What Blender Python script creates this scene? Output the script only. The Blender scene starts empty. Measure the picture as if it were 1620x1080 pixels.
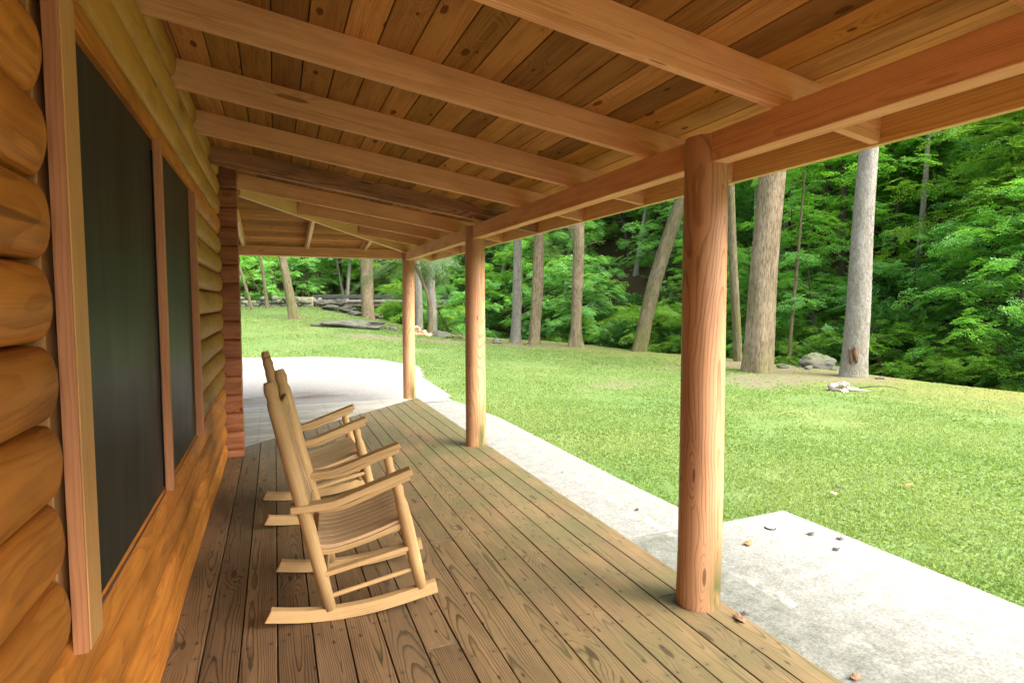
import bpy, bmesh, math, random
import numpy as np
from mathutils import Vector, Matrix

# ------------------------------------------------------------------ camera, sky, sun, exposure
S = bpy.context.scene
COL = S.collection
PI = math.pi
cam_d = bpy.data.cameras.new('camera')
cam = bpy.data.objects.new('camera', cam_d)
COL.objects.link(cam)
cam_d.sensor_width = 36.0
cam_d.lens = 36.0 * 930.0 / 1620.0
cam_d.clip_start = 0.05
cam_d.clip_end = 500.0
CAM = (0.0, 0.0, 1.46)
YAW = math.atan(375.4 / 932.0)
PITCH = math.atan(62.0 / 930.0)
cam.location = CAM
cam.rotation_euler = (PI / 2 - PITCH, 0.0, -YAW)
S.camera = cam

SUN_EL, SUN_AZ = math.radians(44), math.radians(138)      # azimuth measured from +Y towards +X
world = bpy.data.worlds.new('World')
S.world = world
world.use_nodes = True
wn = world.node_tree.nodes
wl = world.node_tree.links
bg = wn['Background']
sky = wn.new('ShaderNodeTexSky')
sky.sky_type = 'NISHITA'
sky.sun_disc = False
sky.sun_elevation = SUN_EL
sky.sun_rotation = SUN_AZ
sky.air_density = 1.0
sky.dust_density = 4.0
sky.ozone_density = 0.6
hs = wn.new('ShaderNodeHueSaturation'); hs.inputs['Saturation'].default_value = 0.45      # thin overcast: paler sky
wl.new(sky.outputs[0], hs.inputs['Color']); wl.new(hs.outputs[0], bg.inputs['Color'])
bg.inputs['Strength'].default_value = 0.15

sun_d = bpy.data.lights.new('sun', 'SUN')
sun_d.energy = 1.25
sun_d.angle = math.radians(65)
sun_d.color = (1.0, 0.95, 0.86)
sun = bpy.data.objects.new('sun', sun_d)
COL.objects.link(sun)
sv = Vector((math.sin(SUN_AZ) * math.cos(SUN_EL), math.cos(SUN_AZ) * math.cos(SUN_EL), math.sin(SUN_EL)))
sun.rotation_euler = (-sv).to_track_quat('-Z', 'Y').to_euler()
sun.location = (8, 0, 30)

S.view_settings.view_transform = 'Standard'
S.view_settings.look = 'None'
S.view_settings.exposure = 2.78
S.view_settings.gamma = 1.0
S.view_settings.use_curve_mapping = False
S.render.engine = 'CYCLES'
S.cycles.max_bounces = 12
S.cycles.diffuse_bounces = 6
S.cycles.transparent_max_bounces = 12
S.cycles.use_denoising = True

rng = np.random.default_rng(7)
random.seed(7)

# ------------------------------------------------------------------ node helpers
class NT:
    def __init__(s, name):
        s.m = bpy.data.materials.new(name)
        s.m.use_nodes = True
        s.t = s.m.node_tree
        for n in list(s.t.nodes):
            s.t.nodes.remove(n)
        s.out = s.t.nodes.new('ShaderNodeOutputMaterial')
    def n(s, kind, **kw):
        nd = s.t.nodes.new('ShaderNode' + kind)
        for k, v in kw.items():
            setattr(nd, k, v)
        return nd
    def l(s, a, b):
        s.t.links.new(a, b)
    def set(s, sock, v):
        if isinstance(v, bpy.types.NodeSocket):
            s.l(v, sock)
        else:
            if isinstance(v, (tuple, list)) and len(v) == 3 and sock.type == 'RGBA':
                v = (*v, 1)
            sock.default_value = v
    def math(s, op, a, b=0.0, c=None, clamp=False):
        nd = s.n('Math', operation=op)
        nd.use_clamp = clamp
        s.set(nd.inputs[0], a); s.set(nd.inputs[1], b)
        if c is not None: s.set(nd.inputs[2], c)
        return nd.outputs[0]
    def vmath(s, op, a, b=(0, 0, 0)):
        nd = s.n('VectorMath', operation=op)
        s.set(nd.inputs[0], a)
        if b is not None: s.set(nd.inputs[1], b)
        return nd.outputs['Value'] if op in ('LENGTH', 'DISTANCE', 'DOT_PRODUCT') else nd.outputs[0]
    def attr(s, name):
        nd = s.n('Attribute'); nd.attribute_name = name
        return nd
    def noise(s, vec, scale=1.0, detail=3.0, rough=0.55, dist=0.0):
        nd = s.n('TexNoise')
        s.set(nd.inputs['Vector'], vec)
        nd.inputs['Scale'].default_value = scale
        nd.inputs['Detail'].default_value = detail
        nd.inputs['Roughness'].default_value = rough
        nd.inputs['Distortion'].default_value = dist
        return nd.outputs[0]
    def ramp(s, fac, stops, interp='LINEAR'):
        nd = s.n('ValToRGB')
        nd.color_ramp.interpolation = interp
        els = nd.color_ramp.elements
        while len(els) < len(stops): els.new(0.5)
        for e, (p, c) in zip(els, stops):
            e.position = p
            e.color = (*c, 1) if isinstance(c, (tuple, list)) else (c, c, c, 1)
        s.set(nd.inputs[0], fac)
        return nd.outputs[0]
    def mix(s, fac, a, b, mode='MIX'):
        nd = s.n('Mix', data_type='RGBA', blend_type=mode)
        s.set(nd.inputs[0], fac); s.set(nd.inputs[6], a); s.set(nd.inputs[7], b)
        return nd.outputs[2]
    def maprange(s, v, a, b, c=0.0, d=1.0):
        nd = s.n('MapRange')
        s.set(nd.inputs[0], v)
        for i, x in enumerate((a, b, c, d)): s.set(nd.inputs[i + 1], x)
        return nd.outputs[0]
    def xyz(s, v):
        nd = s.n('SeparateXYZ'); s.set(nd.inputs[0], v)
        return nd.outputs
    def comb(s, x, y, z):
        nd = s.n('CombineXYZ')
        for i, q in enumerate((x, y, z)): s.set(nd.inputs[i], q)
        return nd.outputs[0]
    def bump(s, h, strength=0.3, dist=0.01):
        nd = s.n('Bump')
        nd.inputs['Strength'].default_value = strength
        nd.inputs['Distance'].default_value = dist
        s.set(nd.inputs['Height'], h)
        return nd.outputs[0]
    def bsdf(s, color, rough=0.6, normal=None, spec=0.3, metallic=0.0):
        nd = s.n('BsdfPrincipled')
        s.set(nd.inputs['Base Color'], color)
        s.set(nd.inputs['Roughness'], rough)
        nd.inputs['Specular IOR Level'].default_value = spec
        nd.inputs['Metallic'].default_value = metallic
        if normal is not None: s.l(normal, nd.inputs['Normal'])
        s.l(nd.outputs[0], s.out.inputs[0])
        return nd
    def pos(s):
        return s.n('NewGeometry').outputs['Position']

def wood(name, dark, light, freq=110.0, warp=0.05, contrast=0.5, knots=0.0, knotscale=(1.6, 6.0), rough=0.55,
         tone=0.35, patch=None, patch_amt=0.0, nails=False, moss=None, bump=0.15, spec=0.3, axis_off=0.03, fibre=0.35,
         speck=0.0, tint2=None, line=False, cracks=0.0):
    """Sawn or peeled timber. wc = (along, across, depth) in metres, wr = random number of the piece."""
    t = NT(name)
    wc = t.attr('wc').outputs['Vector']
    wr = t.attr('wr').outputs['Fac']
    off = t.comb(t.math('MULTIPLY', wr, 37.3), t.math('MULTIPLY', wr, 19.7), t.math('MULTIPLY', wr, 53.1))
    P = t.vmath('ADD', wc, off)
    x, y, z = t.xyz(wc)
    w1 = t.noise(t.vmath('MULTIPLY', P, (0.9, 3.5, 3.5)), 1.0, 2.0, 0.5)
    w2 = t.noise(t.vmath('MULTIPLY', P, (0.55, 1.5, 1.5)), 1.0, 1.0, 0.5)
    w3 = t.noise(t.vmath('MULTIPLY', P, (5.0, 14.0, 14.0)), 1.0, 2.0, 0.5)
    rr = t.math('MULTIPLY', t.math('SUBTRACT', t.math('FRACT', t.math('MULTIPLY', wr, 7.77)), 0.5), 0.10)
    yy = t.math('ADD', t.math('ADD', y, rr), t.math('MULTIPLY', t.math('SUBTRACT', w1, 0.5), warp))
    zz = t.math('ADD', t.math('ADD', z, axis_off), t.math('MULTIPLY', t.math('SUBTRACT', w2, 0.5), warp * 2.2))
    r = t.math('SQRT', t.math('ADD', t.math('MULTIPLY', yy, yy), t.math('MULTIPLY', zz, zz)))
    r = t.math('ADD', r, t.math('MULTIPLY', t.math('SUBTRACT', w3, 0.5), 0.010))
    if knots > 0:
        vs = t.n('TexVoronoi'); vs.feature = 'F1'; vs.distance = 'EUCLIDEAN'; vs.voronoi_dimensions = '2D'
        kx = t.comb(t.math('MULTIPLY', t.xyz(P)[0], knotscale[0]), t.math('MULTIPLY', t.math('ADD', t.xyz(P)[1], t.xyz(P)[2]), knotscale[1]), 0.0)
        wob = t.noise(t.vmath('MULTIPLY', P, (9, 30, 30)), 1.0, 2.0)
        t.set(vs.inputs['Vector'], kx); vs.inputs['Scale'].default_value = 1.0
        kd = t.math('ADD', vs.outputs['Distance'], t.math('MULTIPLY', t.math('SUBTRACT', wob, 0.5), 0.07))
        pick = t.xyz(vs.outputs['Color'])
        on = t.math('GREATER_THAN', pick[0], 1.0 - knots)
        ksz = t.math('ADD', 0.035, t.math('MULTIPLY', pick[1], 0.085))
        kn = t.math('MULTIPLY', on, t.maprange(t.math('DIVIDE', kd, ksz), 1.0, 0.75))
        halo = t.math('MULTIPLY', on, t.maprange(kd, 0.34, 0.05))
        r = t.math('ADD', r, t.math('MULTIPLY', halo, 0.03))
        core = t.math('MULTIPLY', on, t.maprange(t.math('DIVIDE', kd, ksz), 0.75, 0.35))
    ring = t.math('FRACT', t.math('MULTIPLY', r, freq))
    band = t.ramp(ring, [(0.0, 0.0), (0.62, 0.10), (0.84, 1.0), (0.93, 1.0), (1.0, 0.0)] if line else [(0.0, 0.0), (0.45, 0.18), (0.80, 0.9), (0.93, 1.0), (1.0, 0.0)])
    fib = t.noise(t.vmath('MULTIPLY', P, (6, 260, 260)), 1.0, 2.0, 0.6)
    blot = t.noise(t.vmath('MULTIPLY', P, (2.2, 9, 9)), 1.0, 4.0, 0.6)
    fac = t.math('MULTIPLY', band, contrast)
    fac = t.math('ADD', fac, t.math('MULTIPLY', t.math('SUBTRACT', fib, 0.5), fibre))
    strk = t.noise(t.vmath('MULTIPLY', P, (1.4, 48, 48)), 1.0, 2.0, 0.6)
    fac = t.math('ADD', fac, t.math('MULTIPLY', t.math('SUBTRACT', strk, 0.5), 0.75))
    fac = t.math('ADD', fac, t.math('MULTIPLY', t.math('SUBTRACT', blot, 0.45), 1.15), clamp=True)
    col = t.mix(fac, light, dark)
    if tint2 is not None:
        sel = t.math('FRACT', t.math('MULTIPLY', wr, 13.37))
        col = t.mix(t.math('MULTIPLY', sel, 0.85), col, t.mix(1.0, col, tint2, 'MULTIPLY'))
    tn = t.math('ADD', 1.0 - tone * 0.5, t.math('MULTIPLY', wr, tone))
    col = t.mix(1.0, col, t.comb(tn, tn, tn), 'MULTIPLY')
    if patch is not None:
        pn = t.noise(t.vmath('MULTIPLY', P, (1.6, 5, 5)), 1.0, 3.0)
        col = t.mix(t.math('MULTIPLY', t.maprange(pn, 0.5, 0.72), patch_amt), col, patch)
    if moss is not None:
        mcol, fn = moss
        col = t.mix(fn(t), col, mcol)
    if speck > 0:
        sp = t.n('TexVoronoi'); sp.voronoi_dimensions = '2D'
        t.set(sp.inputs['Vector'], t.comb(t.math('MULTIPLY', t.xyz(P)[0], 7.0), t.math('MULTIPLY', t.xyz(P)[1], 16.0), 0.0))
        sp.inputs['Scale'].default_value = 1.0
        pk = t.xyz(sp.outputs['Color'])
        so = t.math('MULTIPLY', t.math('GREATER_THAN', pk[0], 1.0 - speck), t.maprange(sp.outputs['Distance'], 0.14, 0.07))
        col = t.mix(t.math('MULTIPLY', so, 0.75), col, tuple(c * 0.25 for c in dark))
    if knots > 0:
        col = t.mix(t.math('MULTIPLY', kn, 0.7), col, tuple(c * 0.42 for c in dark))
        col = t.mix(t.math('MULTIPLY', core, 0.5), col, tuple(c * 0.9 for c in dark))
    if cracks > 0:
        cn = t.noise(t.vmath('MULTIPLY', P, (0.10, 16, 16)), 1.0, 0.0, 0.4)
        cm = t.noise(t.vmath('MULTIPLY', P, (0.9, 6, 6)), 1.0, 1.0)
        ck = t.math('MULTIPLY', t.maprange(t.math('ABSOLUTE', t.math('SUBTRACT', cn, 0.47)), 0.005, 0.002), t.maprange(cm, 0.57, 0.61))
        col = t.mix(t.math('MULTIPLY', ck, cracks), col, tuple(c * 0.2 for c in dark))
    if nails:
        fx = t.math('SUBTRACT', t.math('FRACT', t.math('DIVIDE', x, 0.406)), 0.5)
        ax = t.math('MULTIPLY', fx, 0.406)
        ay = t.math('SUBTRACT', t.math('ABSOLUTE', y), 0.047)
        dd = t.math('SQRT', t.math('ADD', t.math('MULTIPLY', ax, ax), t.math('MULTIPLY', ay, ay)))
        col = t.mix(t.maprange(dd, 0.0062, 0.0035), col, (0.02, 0.016, 0.012))
        st = t.maprange(dd, 0.022, 0.004)
        col = t.mix(t.math('MULTIPLY', st, 0.35), col, (0.05, 0.035, 0.025))
    h = t.math('ADD', t.math('MULTIPLY', band, 0.5), t.math('MULTIPLY', fib, 0.6))
    t.bsdf(col, rough, t.bump(h, bump, 0.004), spec)
    return t.m

def deck_moss(t):
    p = t.xyz(t.pos())
    n = t.noise(t.pos(), 2.3, 4.0, 0.6)
    a = t.maprange(p[0], 0.2, 1.7, 0.0, 0.9)
    b = t.maprange(p[1], 2.5, 6.5, 0.05, 0.45)
    m = t.math('MULTIPLY', t.math('ADD', a, b), t.maprange(n, 0.32, 0.66, 0.25, 1.0), clamp=True)
    return t.math('MULTIPLY', m, 0.78)

def post_moss(t):
    p = t.xyz(t.pos())
    n = t.noise(t.vmath('MULTIPLY', t.pos(), (7, 7, 3)), 1.0, 3.0)
    side = t.maprange(p[0], 1.815, 1.90)
    low = t.maprange(p[2], 0.55, 0.12)
    return t.math('MULTIPLY', t.math('MULTIPLY', side, low), t.maprange(n, 0.3, 0.5), clamp=True)

M = {}
M['deck'] = wood('deck_wood', (0.048, 0.025, 0.011), (0.205, 0.120, 0.058), freq=130, warp=0.075, contrast=0.8, line=True, fibre=0.5, knots=0.28, tone=0.45,
                 nails=True, moss=((0.062, 0.072, 0.026), deck_moss), rough=0.62, bump=0.35, speck=0.16, patch=(0.10, 0.065, 0.04), patch_amt=0.5)
M['deck_grey'] = wood('deck_wood_weathered', (0.13, 0.12, 0.10), (0.34, 0.32, 0.27), freq=95, warp=0.06, contrast=0.6, tone=0.35, nails=True, rough=0.7)
M['rafter'] = wood('rafter_wood', (0.40, 0.16, 0.06), (0.76, 0.42, 0.215), freq=130, warp=0.05, contrast=0.36, knots=0.2, knotscale=(1.1, 8.0), tone=0.22, fibre=0.35, bump=0.12, spec=0.12, rough=0.7)
M['rafter_dark'] = wood('rafter_wood_weathered', (0.13, 0.055, 0.026), (0.42, 0.20, 0.10), freq=75, warp=0.06, contrast=0.85, knots=0.3, knotscale=(1.1, 8.0), tone=0.1, patch=(0.05, 0.03, 0.02), patch_amt=0.8)
M['rafter_yellow'] = wood('hip_wood', (0.42, 0.23, 0.07), (0.74, 0.47, 0.19), freq=75, warp=0.05, contrast=0.5, knots=0.15, knotscale=(1.1, 8.0), tone=0.1)
M['ceiling'] = wood('ceiling_wood', (0.14, 0.045, 0.011), (0.50, 0.235, 0.075), freq=105, warp=0.05, contrast=0.32, knots=0.6, knotscale=(2.6, 7.5), tone=0.8, fibre=0.5, bump=0.06, spec=0.04, rough=0.9, tint2=(0.62, 0.66, 0.5))
M['log'] = wood('log_wood', (0.15, 0.036, 0.005), (0.53, 0.200, 0.034), freq=150, warp=0.06, contrast=0.30, knots=0.12, knotscale=(1.0, 6.0), tone=0.3, rough=0.55, fibre=0.5, bump=0.25, spec=0.18, axis_off=0.0, cracks=0.5, patch=(0.12, 0.04, 0.012), patch_amt=0.55)
M['log_far'] = wood('log_wood_olive', (0.24, 0.105, 0.016), (0.47, 0.245, 0.045), freq=150, warp=0.06, contrast=0.30, knots=0.25, knotscale=(1.4, 6.0), tone=0.2, rough=0.55, axis_off=0.0, spec=0.15, patch=(0.16, 0.07, 0.015), patch_amt=0.5)
M['log_red'] = wood('log_wood_red', (0.16, 0.045, 0.018), (0.40, 0.155, 0.065), freq=55, warp=0.06, contrast=0.5, knots=0.3, knotscale=(3.0, 6.0), tone=0.25, rough=0.5, axis_off=0.0, patch=(0.09, 0.03, 0.015), patch_amt=0.6)
M['trim'] = wood('trim_wood', (0.26, 0.095, 0.038), (0.50, 0.215, 0.092), freq=160, warp=0.02, contrast=0.35, tone=0.15, bump=0.05)
M['trim_gold'] = wood('trim_wood_gold', (0.42, 0.20, 0.06), (0.58, 0.31, 0.12), freq=160, warp=0.02, contrast=0.35, tone=0.15, bump=0.05)
M['sill'] = wood('sill_wood', (0.12, 0.045, 0.02), (0.28, 0.125, 0.06), freq=120, warp=0.02, contrast=0.4, tone=0.1)
M['post'] = wood('post_wood', (0.17, 0.065, 0.028), (0.49, 0.26, 0.13), freq=120, warp=0.11, contrast=0.5, line=True, knots=0.16, knotscale=(2.0, 8.0), tone=0.1, rough=0.5, axis_off=0.015, fibre=0.3,
                 moss=((0.070, 0.066, 0.018), post_moss), patch=(0.42, 0.33, 0.20), patch_amt=0.15, cracks=0.5)
M['chair'] = wood('chair_wood', (0.24, 0.135, 0.052), (0.50, 0.325, 0.145), freq=120, warp=0.05, contrast=0.35, tone=0.2, fibre=0.55, rough=0.6, bump=0.15, spec=0.2)
M['chair_slat'] = wood('chair_slat_wood', (0.26, 0.155, 0.08), (0.47, 0.315, 0.17), freq=90, warp=0.05, contrast=0.4, tone=0.3, rough=0.5, bump=0.08)
M['end_grain'] = wood('firewood', (0.30, 0.14, 0.07), (0.60, 0.40, 0.24), freq=90, warp=0.03, contrast=0.5, tone=0.4)

def simple(name, color, rough=0.6, nscale=8.0, var=0.25, spec=0.3, bump=0.0, metallic=0.0):
    t = NT(name)
    n = t.noise(t.pos(), nscale, 4.0, 0.6)
    f = t.maprange(n, 0.3, 0.7, 1 - var, 1 + var)
    c = t.mix(1.0, color, t.comb(f, f, f), 'MULTIPLY')
    nm = t.bump(n, bump, 0.02) if bump else None
    t.bsdf(c, rough, nm, spec, metallic)
    return t.m

M['dark_metal'] = simple('dark_metal', (0.05, 0.05, 0.05), 0.5, metallic=0.6)
M['screen_frame'] = simple('screen_frame', (0.018, 0.022, 0.020), 0.5)
M['room'] = simple('room_wall', (0.10, 0.07, 0.05), 0.8)
M['roofing'] = simple('roofing', (0.06, 0.055, 0.05), 0.9)
M['curtain'] = simple('curtain', (0.42, 0.44, 0.42), 0.9)

def mk_screen():
    t = NT('insect_screen')
    x, y, z = t.xyz(t.pos())
    st = t.noise(t.vmath('MULTIPLY', t.pos(), (1, 11, 0.9)), 1.0, 5.0, 0.75)
    sp = t.noise(t.pos(), 70.0, 1.0)
    c = t.mix(t.maprange(st, 0.3, 0.75), (0.013, 0.016, 0.015), (0.060, 0.068, 0.062))
    c = t.mix(t.maprange(sp, 0.76, 0.80), c, (0.10, 0.12, 0.11))
    d = t.n('BsdfPrincipled'); t.set(d.inputs['Base Color'], c); d.inputs['Roughness'].default_value = 0.4
    d.inputs['Specular IOR Level'].default_value = 0.13
    tr = t.n('BsdfTransparent')
    mx = t.n('MixShader'); mx.inputs[0].default_value = 0.22
    t.l(d.outputs[0], mx.inputs[1]); t.l(tr.outputs[0], mx.inputs[2]); t.l(mx.outputs[0], t.out.inputs[0])
    return t.m
M['screen'] = mk_screen()

def mk_glass():
    t = NT('window_glass')
    g = t.n('BsdfGlossy'); g.inputs['Roughness'].default_value = 0.02; t.set(g.inputs['Color'], (0.8, 0.85, 0.85))
    tr = t.n('BsdfTransparent'); t.set(tr.inputs['Color'], (0.75, 0.8, 0.78))
    fr = t.n('Fresnel'); fr.inputs[0].default_value = 1.45
    mx = t.n('MixShader'); t.l(fr.outputs[0], mx.inputs[0]); t.l(tr.outputs[0], mx.inputs[1]); t.l(g.outputs[0], mx.inputs[2])
    t.l(mx.outputs[0], t.out.inputs[0])
    return t.m
M['glass'] = mk_glass()

def mk_concrete(name, light, dark, blot):
    t = NT(name)
    p = t.pos()
    n1 = t.noise(p, 1.1, 5.0, 0.6)
    n2 = t.noise(p, 9.0, 5.0, 0.7)
    n3 = t.noise(p, 75.0, 3.0, 0.75)
    c = t.mix(t.maprange(n2, 0.3, 0.75), light, dark)
    x, y, z = t.xyz(p)
    # roof shade painted into the colour with grey-green dirt, darkening towards the deck
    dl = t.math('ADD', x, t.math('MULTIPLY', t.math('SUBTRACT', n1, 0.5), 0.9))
    shade_dirt = t.math('MULTIPLY', t.maprange(dl, 3.25, 2.2), t.maprange(n2, 0.25, 0.7, 0.5, 1.0))
    shade_dirt = t.math('MULTIPLY', shade_dirt, t.maprange(y, 3.35, 3.15, 0.25, 1.0))
    c = t.mix(t.math('MULTIPLY', shade_dirt, blot), c, (0.065, 0.072, 0.052))
    drip = t.math('MULTIPLY', t.maprange(t.math('ABSOLUTE', t.math('SUBTRACT', x, 2.45)), 0.05, 0.015), t.maprange(t.noise(p, 14.0, 3.0), 0.48, 0.62))
    c = t.mix(t.math('MULTIPLY', drip, 0.45 * blot), c, (0.42, 0.43, 0.36))
    sp = t.maprange(n3, 0.34, 0.66, 0.66, 1.25)
    c = t.mix(1.0, c, t.comb(sp, sp, sp), 'MULTIPLY')
    t.bsdf(c, 0.9, t.bump(n3, 0.35, 0.004), 0.15)
    return t.m
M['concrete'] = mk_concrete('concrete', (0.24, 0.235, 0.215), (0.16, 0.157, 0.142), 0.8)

def mk_drive():
    t = NT('gravel_concrete')
    p = t.pos()
    n1 = t.noise(t.vmath('MULTIPLY', p, (0.7, 2.2, 1)), 1.0, 5.0, 0.65)
    n2 = t.noise(p, 22.0, 4.0, 0.7)
    n3 = t.noise(p, 3.0, 3.0)
    c = t.mix(t.maprange(n2, 0.3, 0.7), (0.25, 0.238, 0.22), (0.175, 0.165, 0.148))
    x, y, z = t.xyz(p)
    d = t.math('MULTIPLY', t.maprange(t.math('ABSOLUTE', t.math('SUBTRACT', y, 9.95)), 0.55, 0.1), t.maprange(n1, 0.45, 0.62))
    d = t.math('MULTIPLY', d, t.maprange(x, 1.7, 0.4))
    c = t.mix(t.math('MULTIPLY', d, 0.9), c, (0.10, 0.07, 0.05))
    c = t.mix(t.math('MULTIPLY', t.maprange(n3, 0.62, 0.72), 0.35), c, (0.22, 0.18, 0.14))
    t.bsdf(c, 0.95, t.bump(n2, 0.3, 0.01), 0.1)
    return t.m
M['drive'] = mk_drive()

# ------------------------------------------------------------------ object helpers
def tag(o, label=None, cat=None, group=None, kind=None):
    if label: o['label'] = label
    if cat: o['category'] = cat
    if group: o['group'] = group
    if kind: o['kind'] = kind
    return o

def empty(name, loc=(0, 0, 0), rz=0.0, parent=None):
    o = bpy.data.objects.new(name, None)
    COL.objects.link(o)
    o.location = loc
    o.rotation_euler = (0, 0, rz)
    if parent is not None: o.parent = parent
    return o

def link(name, me, parent=None):
    o = bpy.data.objects.new(name, me)
    COL.objects.link(o)
    if parent is not None: o.parent = parent
    return o

class MB:
    """Collects timber pieces (with their grain coordinates) into one mesh."""
    def __init__(s):
        s.v, s.f, s.wc, s.wr = [], [], [], []
    def add(s, verts, faces, wc, wr):
        b = len(s.v)
        s.v += [tuple(p) for p in verts]
        s.f += [tuple(i + b for i in f) for f in faces]
        s.wc += [tuple(p) for p in wc]
        s.wr += [wr] * len(verts)
    def build(s, name, mat, parent=None, smooth=False, bevel=0.0):
        me = bpy.data.meshes.new(name)
        me.from_pydata(s.v, [], s.f)
        a = me.attributes.new('wc', 'FLOAT_VECTOR', 'POINT')
        a.data.foreach_set('vector', np.array(s.wc, dtype=np.float32).ravel())
        b = me.attributes.new('wr', 'FLOAT', 'POINT')
        b.data.foreach_set('value', np.array(s.wr, dtype=np.float32))
        me.materials.append(mat)
        if smooth: me.shade_smooth()
        me.update()
        o = link(name, me, parent)
        if bevel > 0:
            m = o.modifiers.new('bevel', 'BEVEL'); m.width = bevel; m.segments = 2; m.limit_method = 'ANGLE'
            m.harden_normals = False
        return o

QF = [(0, 3, 2, 1), (4, 5, 6, 7), (0, 1, 5, 4), (1, 2, 6, 5), (2, 3, 7, 6), (3, 0, 4, 7)]

def box8(mb, P, wr, along=None):
    """P: 8 corners (bottom 4 ccw, top 4). along: axis index 0/1/2 of the grain."""
    P = [Vector(p) for p in P]
    c = sum(P, Vector()) / 8
    ax = along if along is not None else 1
    o = [i for i in range(3) if i != ax]
    wc = [(p[ax], p[o[0]] - c[o[0]], p[o[1]] - c[o[1]]) for p in P]
    mb.add(P, QF, wc, wr)

def bar(mb, p0, p1, w, h, up=(0, 0, 1), wr=None, bev=0.0):
    """Rectangular stick from p0 to p1; w across, h along 'up'."""
    p0, p1, up = Vector(p0), Vector(p1), Vector(up)
    d = (p1 - p0); L = d.length; d.normalize()
    s = d.cross(up).normalized(); u = s.cross(d)
    prof = [(-w / 2, -h / 2), (w / 2, -h / 2), (w / 2, h / 2), (-w / 2, h / 2)]
    if bev > 0:
        b = bev
        prof = [(-w / 2 + b, -h / 2), (w / 2 - b, -h / 2), (w / 2, -h / 2 + b), (w / 2, h / 2 - b),
                (w / 2 - b, h / 2), (-w / 2 + b, h / 2), (-w / 2, h / 2 - b), (-w / 2, -h / 2 + b)]
    n = len(prof)
    V, W = [], []
    for a in (0, L):
        for (x, y) in prof:
            V.append(p0 + d * a + s * x + u * y)
            W.append((a, x, y))
    Fc = [tuple(range(n)), tuple(range(2 * n - 1, n - 1, -1))]
    for i in range(n):
        j = (i + 1) % n
        Fc.append((i, i + n, j + n, j))
    mb.add(V, Fc, W, random.random() if wr is None else wr)

def tube(mb, pts, rads, n=16, wr=None, wob=0.0, sq=None, cap=True):
    """Round stick through pts with radii; sq=(a,b) squashes the section."""
    pts = [Vector(p) for p in pts]
    V, W, L = [], [], 0.0
    ref = Vector((0, 1, 0)) if abs((pts[-1] - pts[0]).normalized().y) < 0.8 else Vector((1, 0, 0))
    for i, p in enumerate(pts):
        d = (pts[min(i + 1, len(pts) - 1)] - pts[max(i - 1, 0)]).normalized()
        s = d.cross(ref).normalized(); u = s.cross(d)
        if i: L += (p - pts[i - 1]).length
        for k in range(n):
            a = 2 * PI * k / n
            r = rads[i] * (1 + wob * math.sin(3 * a + i * 0.7) * 0.5 + wob * math.sin(2 * a + i * 0.31) * 0.5)
            x, y = r * math.cos(a), r * math.sin(a)
            if sq: x *= sq[0]; y *= sq[1]
            V.append(p + s * x + u * y); W.append((L, x, y))
    Fc = []
    for i in range(len(pts) - 1):
        for k in range(n):
            a, b = i * n + k, i * n + (k + 1) % n
            Fc.append((a, b, b + n, a + n))
    if cap:
        Fc.append(tuple(range(n - 1, -1, -1)))
        Fc.append(tuple(range((len(pts) - 1) * n, len(pts) * n)))
    mb.add(V, Fc, W, random.random() if wr is None else wr)

# ------------------------------------------------------------------ ground
def sstep(x):
    x = np.clip(x, 0, 1)
    return x * x * (3 - 2 * x)

CREEK = np.array([(16.3, -40), (16.3, -10), (15.9, 4), (15.4, 14), (14.2, 22), (11.6, 29), (8.8, 35), (6.5, 41), (4.0, 50), (2, 70)], float)

def creek_d(x, y):
    """Signed distance to the creek's middle line, negative on the cabin side."""
    x = np.asarray(x, float); y = np.asarray(y, float)
    best = np.full(x.shape, 1e9); sgn = np.ones(x.shape)
    for a, b in zip(CREEK[:-1], CREEK[1:]):
        d = b - a; L2 = d @ d
        t = np.clip(((x - a[0]) * d[0] + (y - a[1]) * d[1]) / L2, 0, 1)
        qx, qy = a[0] + t * d[0], a[1] + t * d[1]
        r = np.hypot(x - qx, y - qy)
        side = np.where(d[0] * (y - a[1]) - d[1] * (x - a[0]) < 0, 1.0, -1.0)
        m = r < best
        best = np.where(m, r, best); sgn = np.where(m, side, sgn)
    return best * sgn

def vnoise(x, y, s, seed=0):
    """Cheap smooth value noise."""
    x = np.asarray(x, float) * s + seed * 17.3; y = np.asarray(y, float) * s + seed * 9.1
    xi, yi = np.floor(x), np.floor(y)
    fx, fy = sstep(x - xi), sstep(y - yi)
    def hsh(a, b):
        q = np.sin(a * 127.1 + b * 311.7) * 43758.5453
        return q - np.floor(q)
    return (hsh(xi, yi) * (1 - fx) + hsh(xi + 1, yi) * fx) * (1 - fy) + (hsh(xi, yi + 1) * (1 - fx) + hsh(xi + 1, yi + 1) * fx) * fy - 0.5

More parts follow.
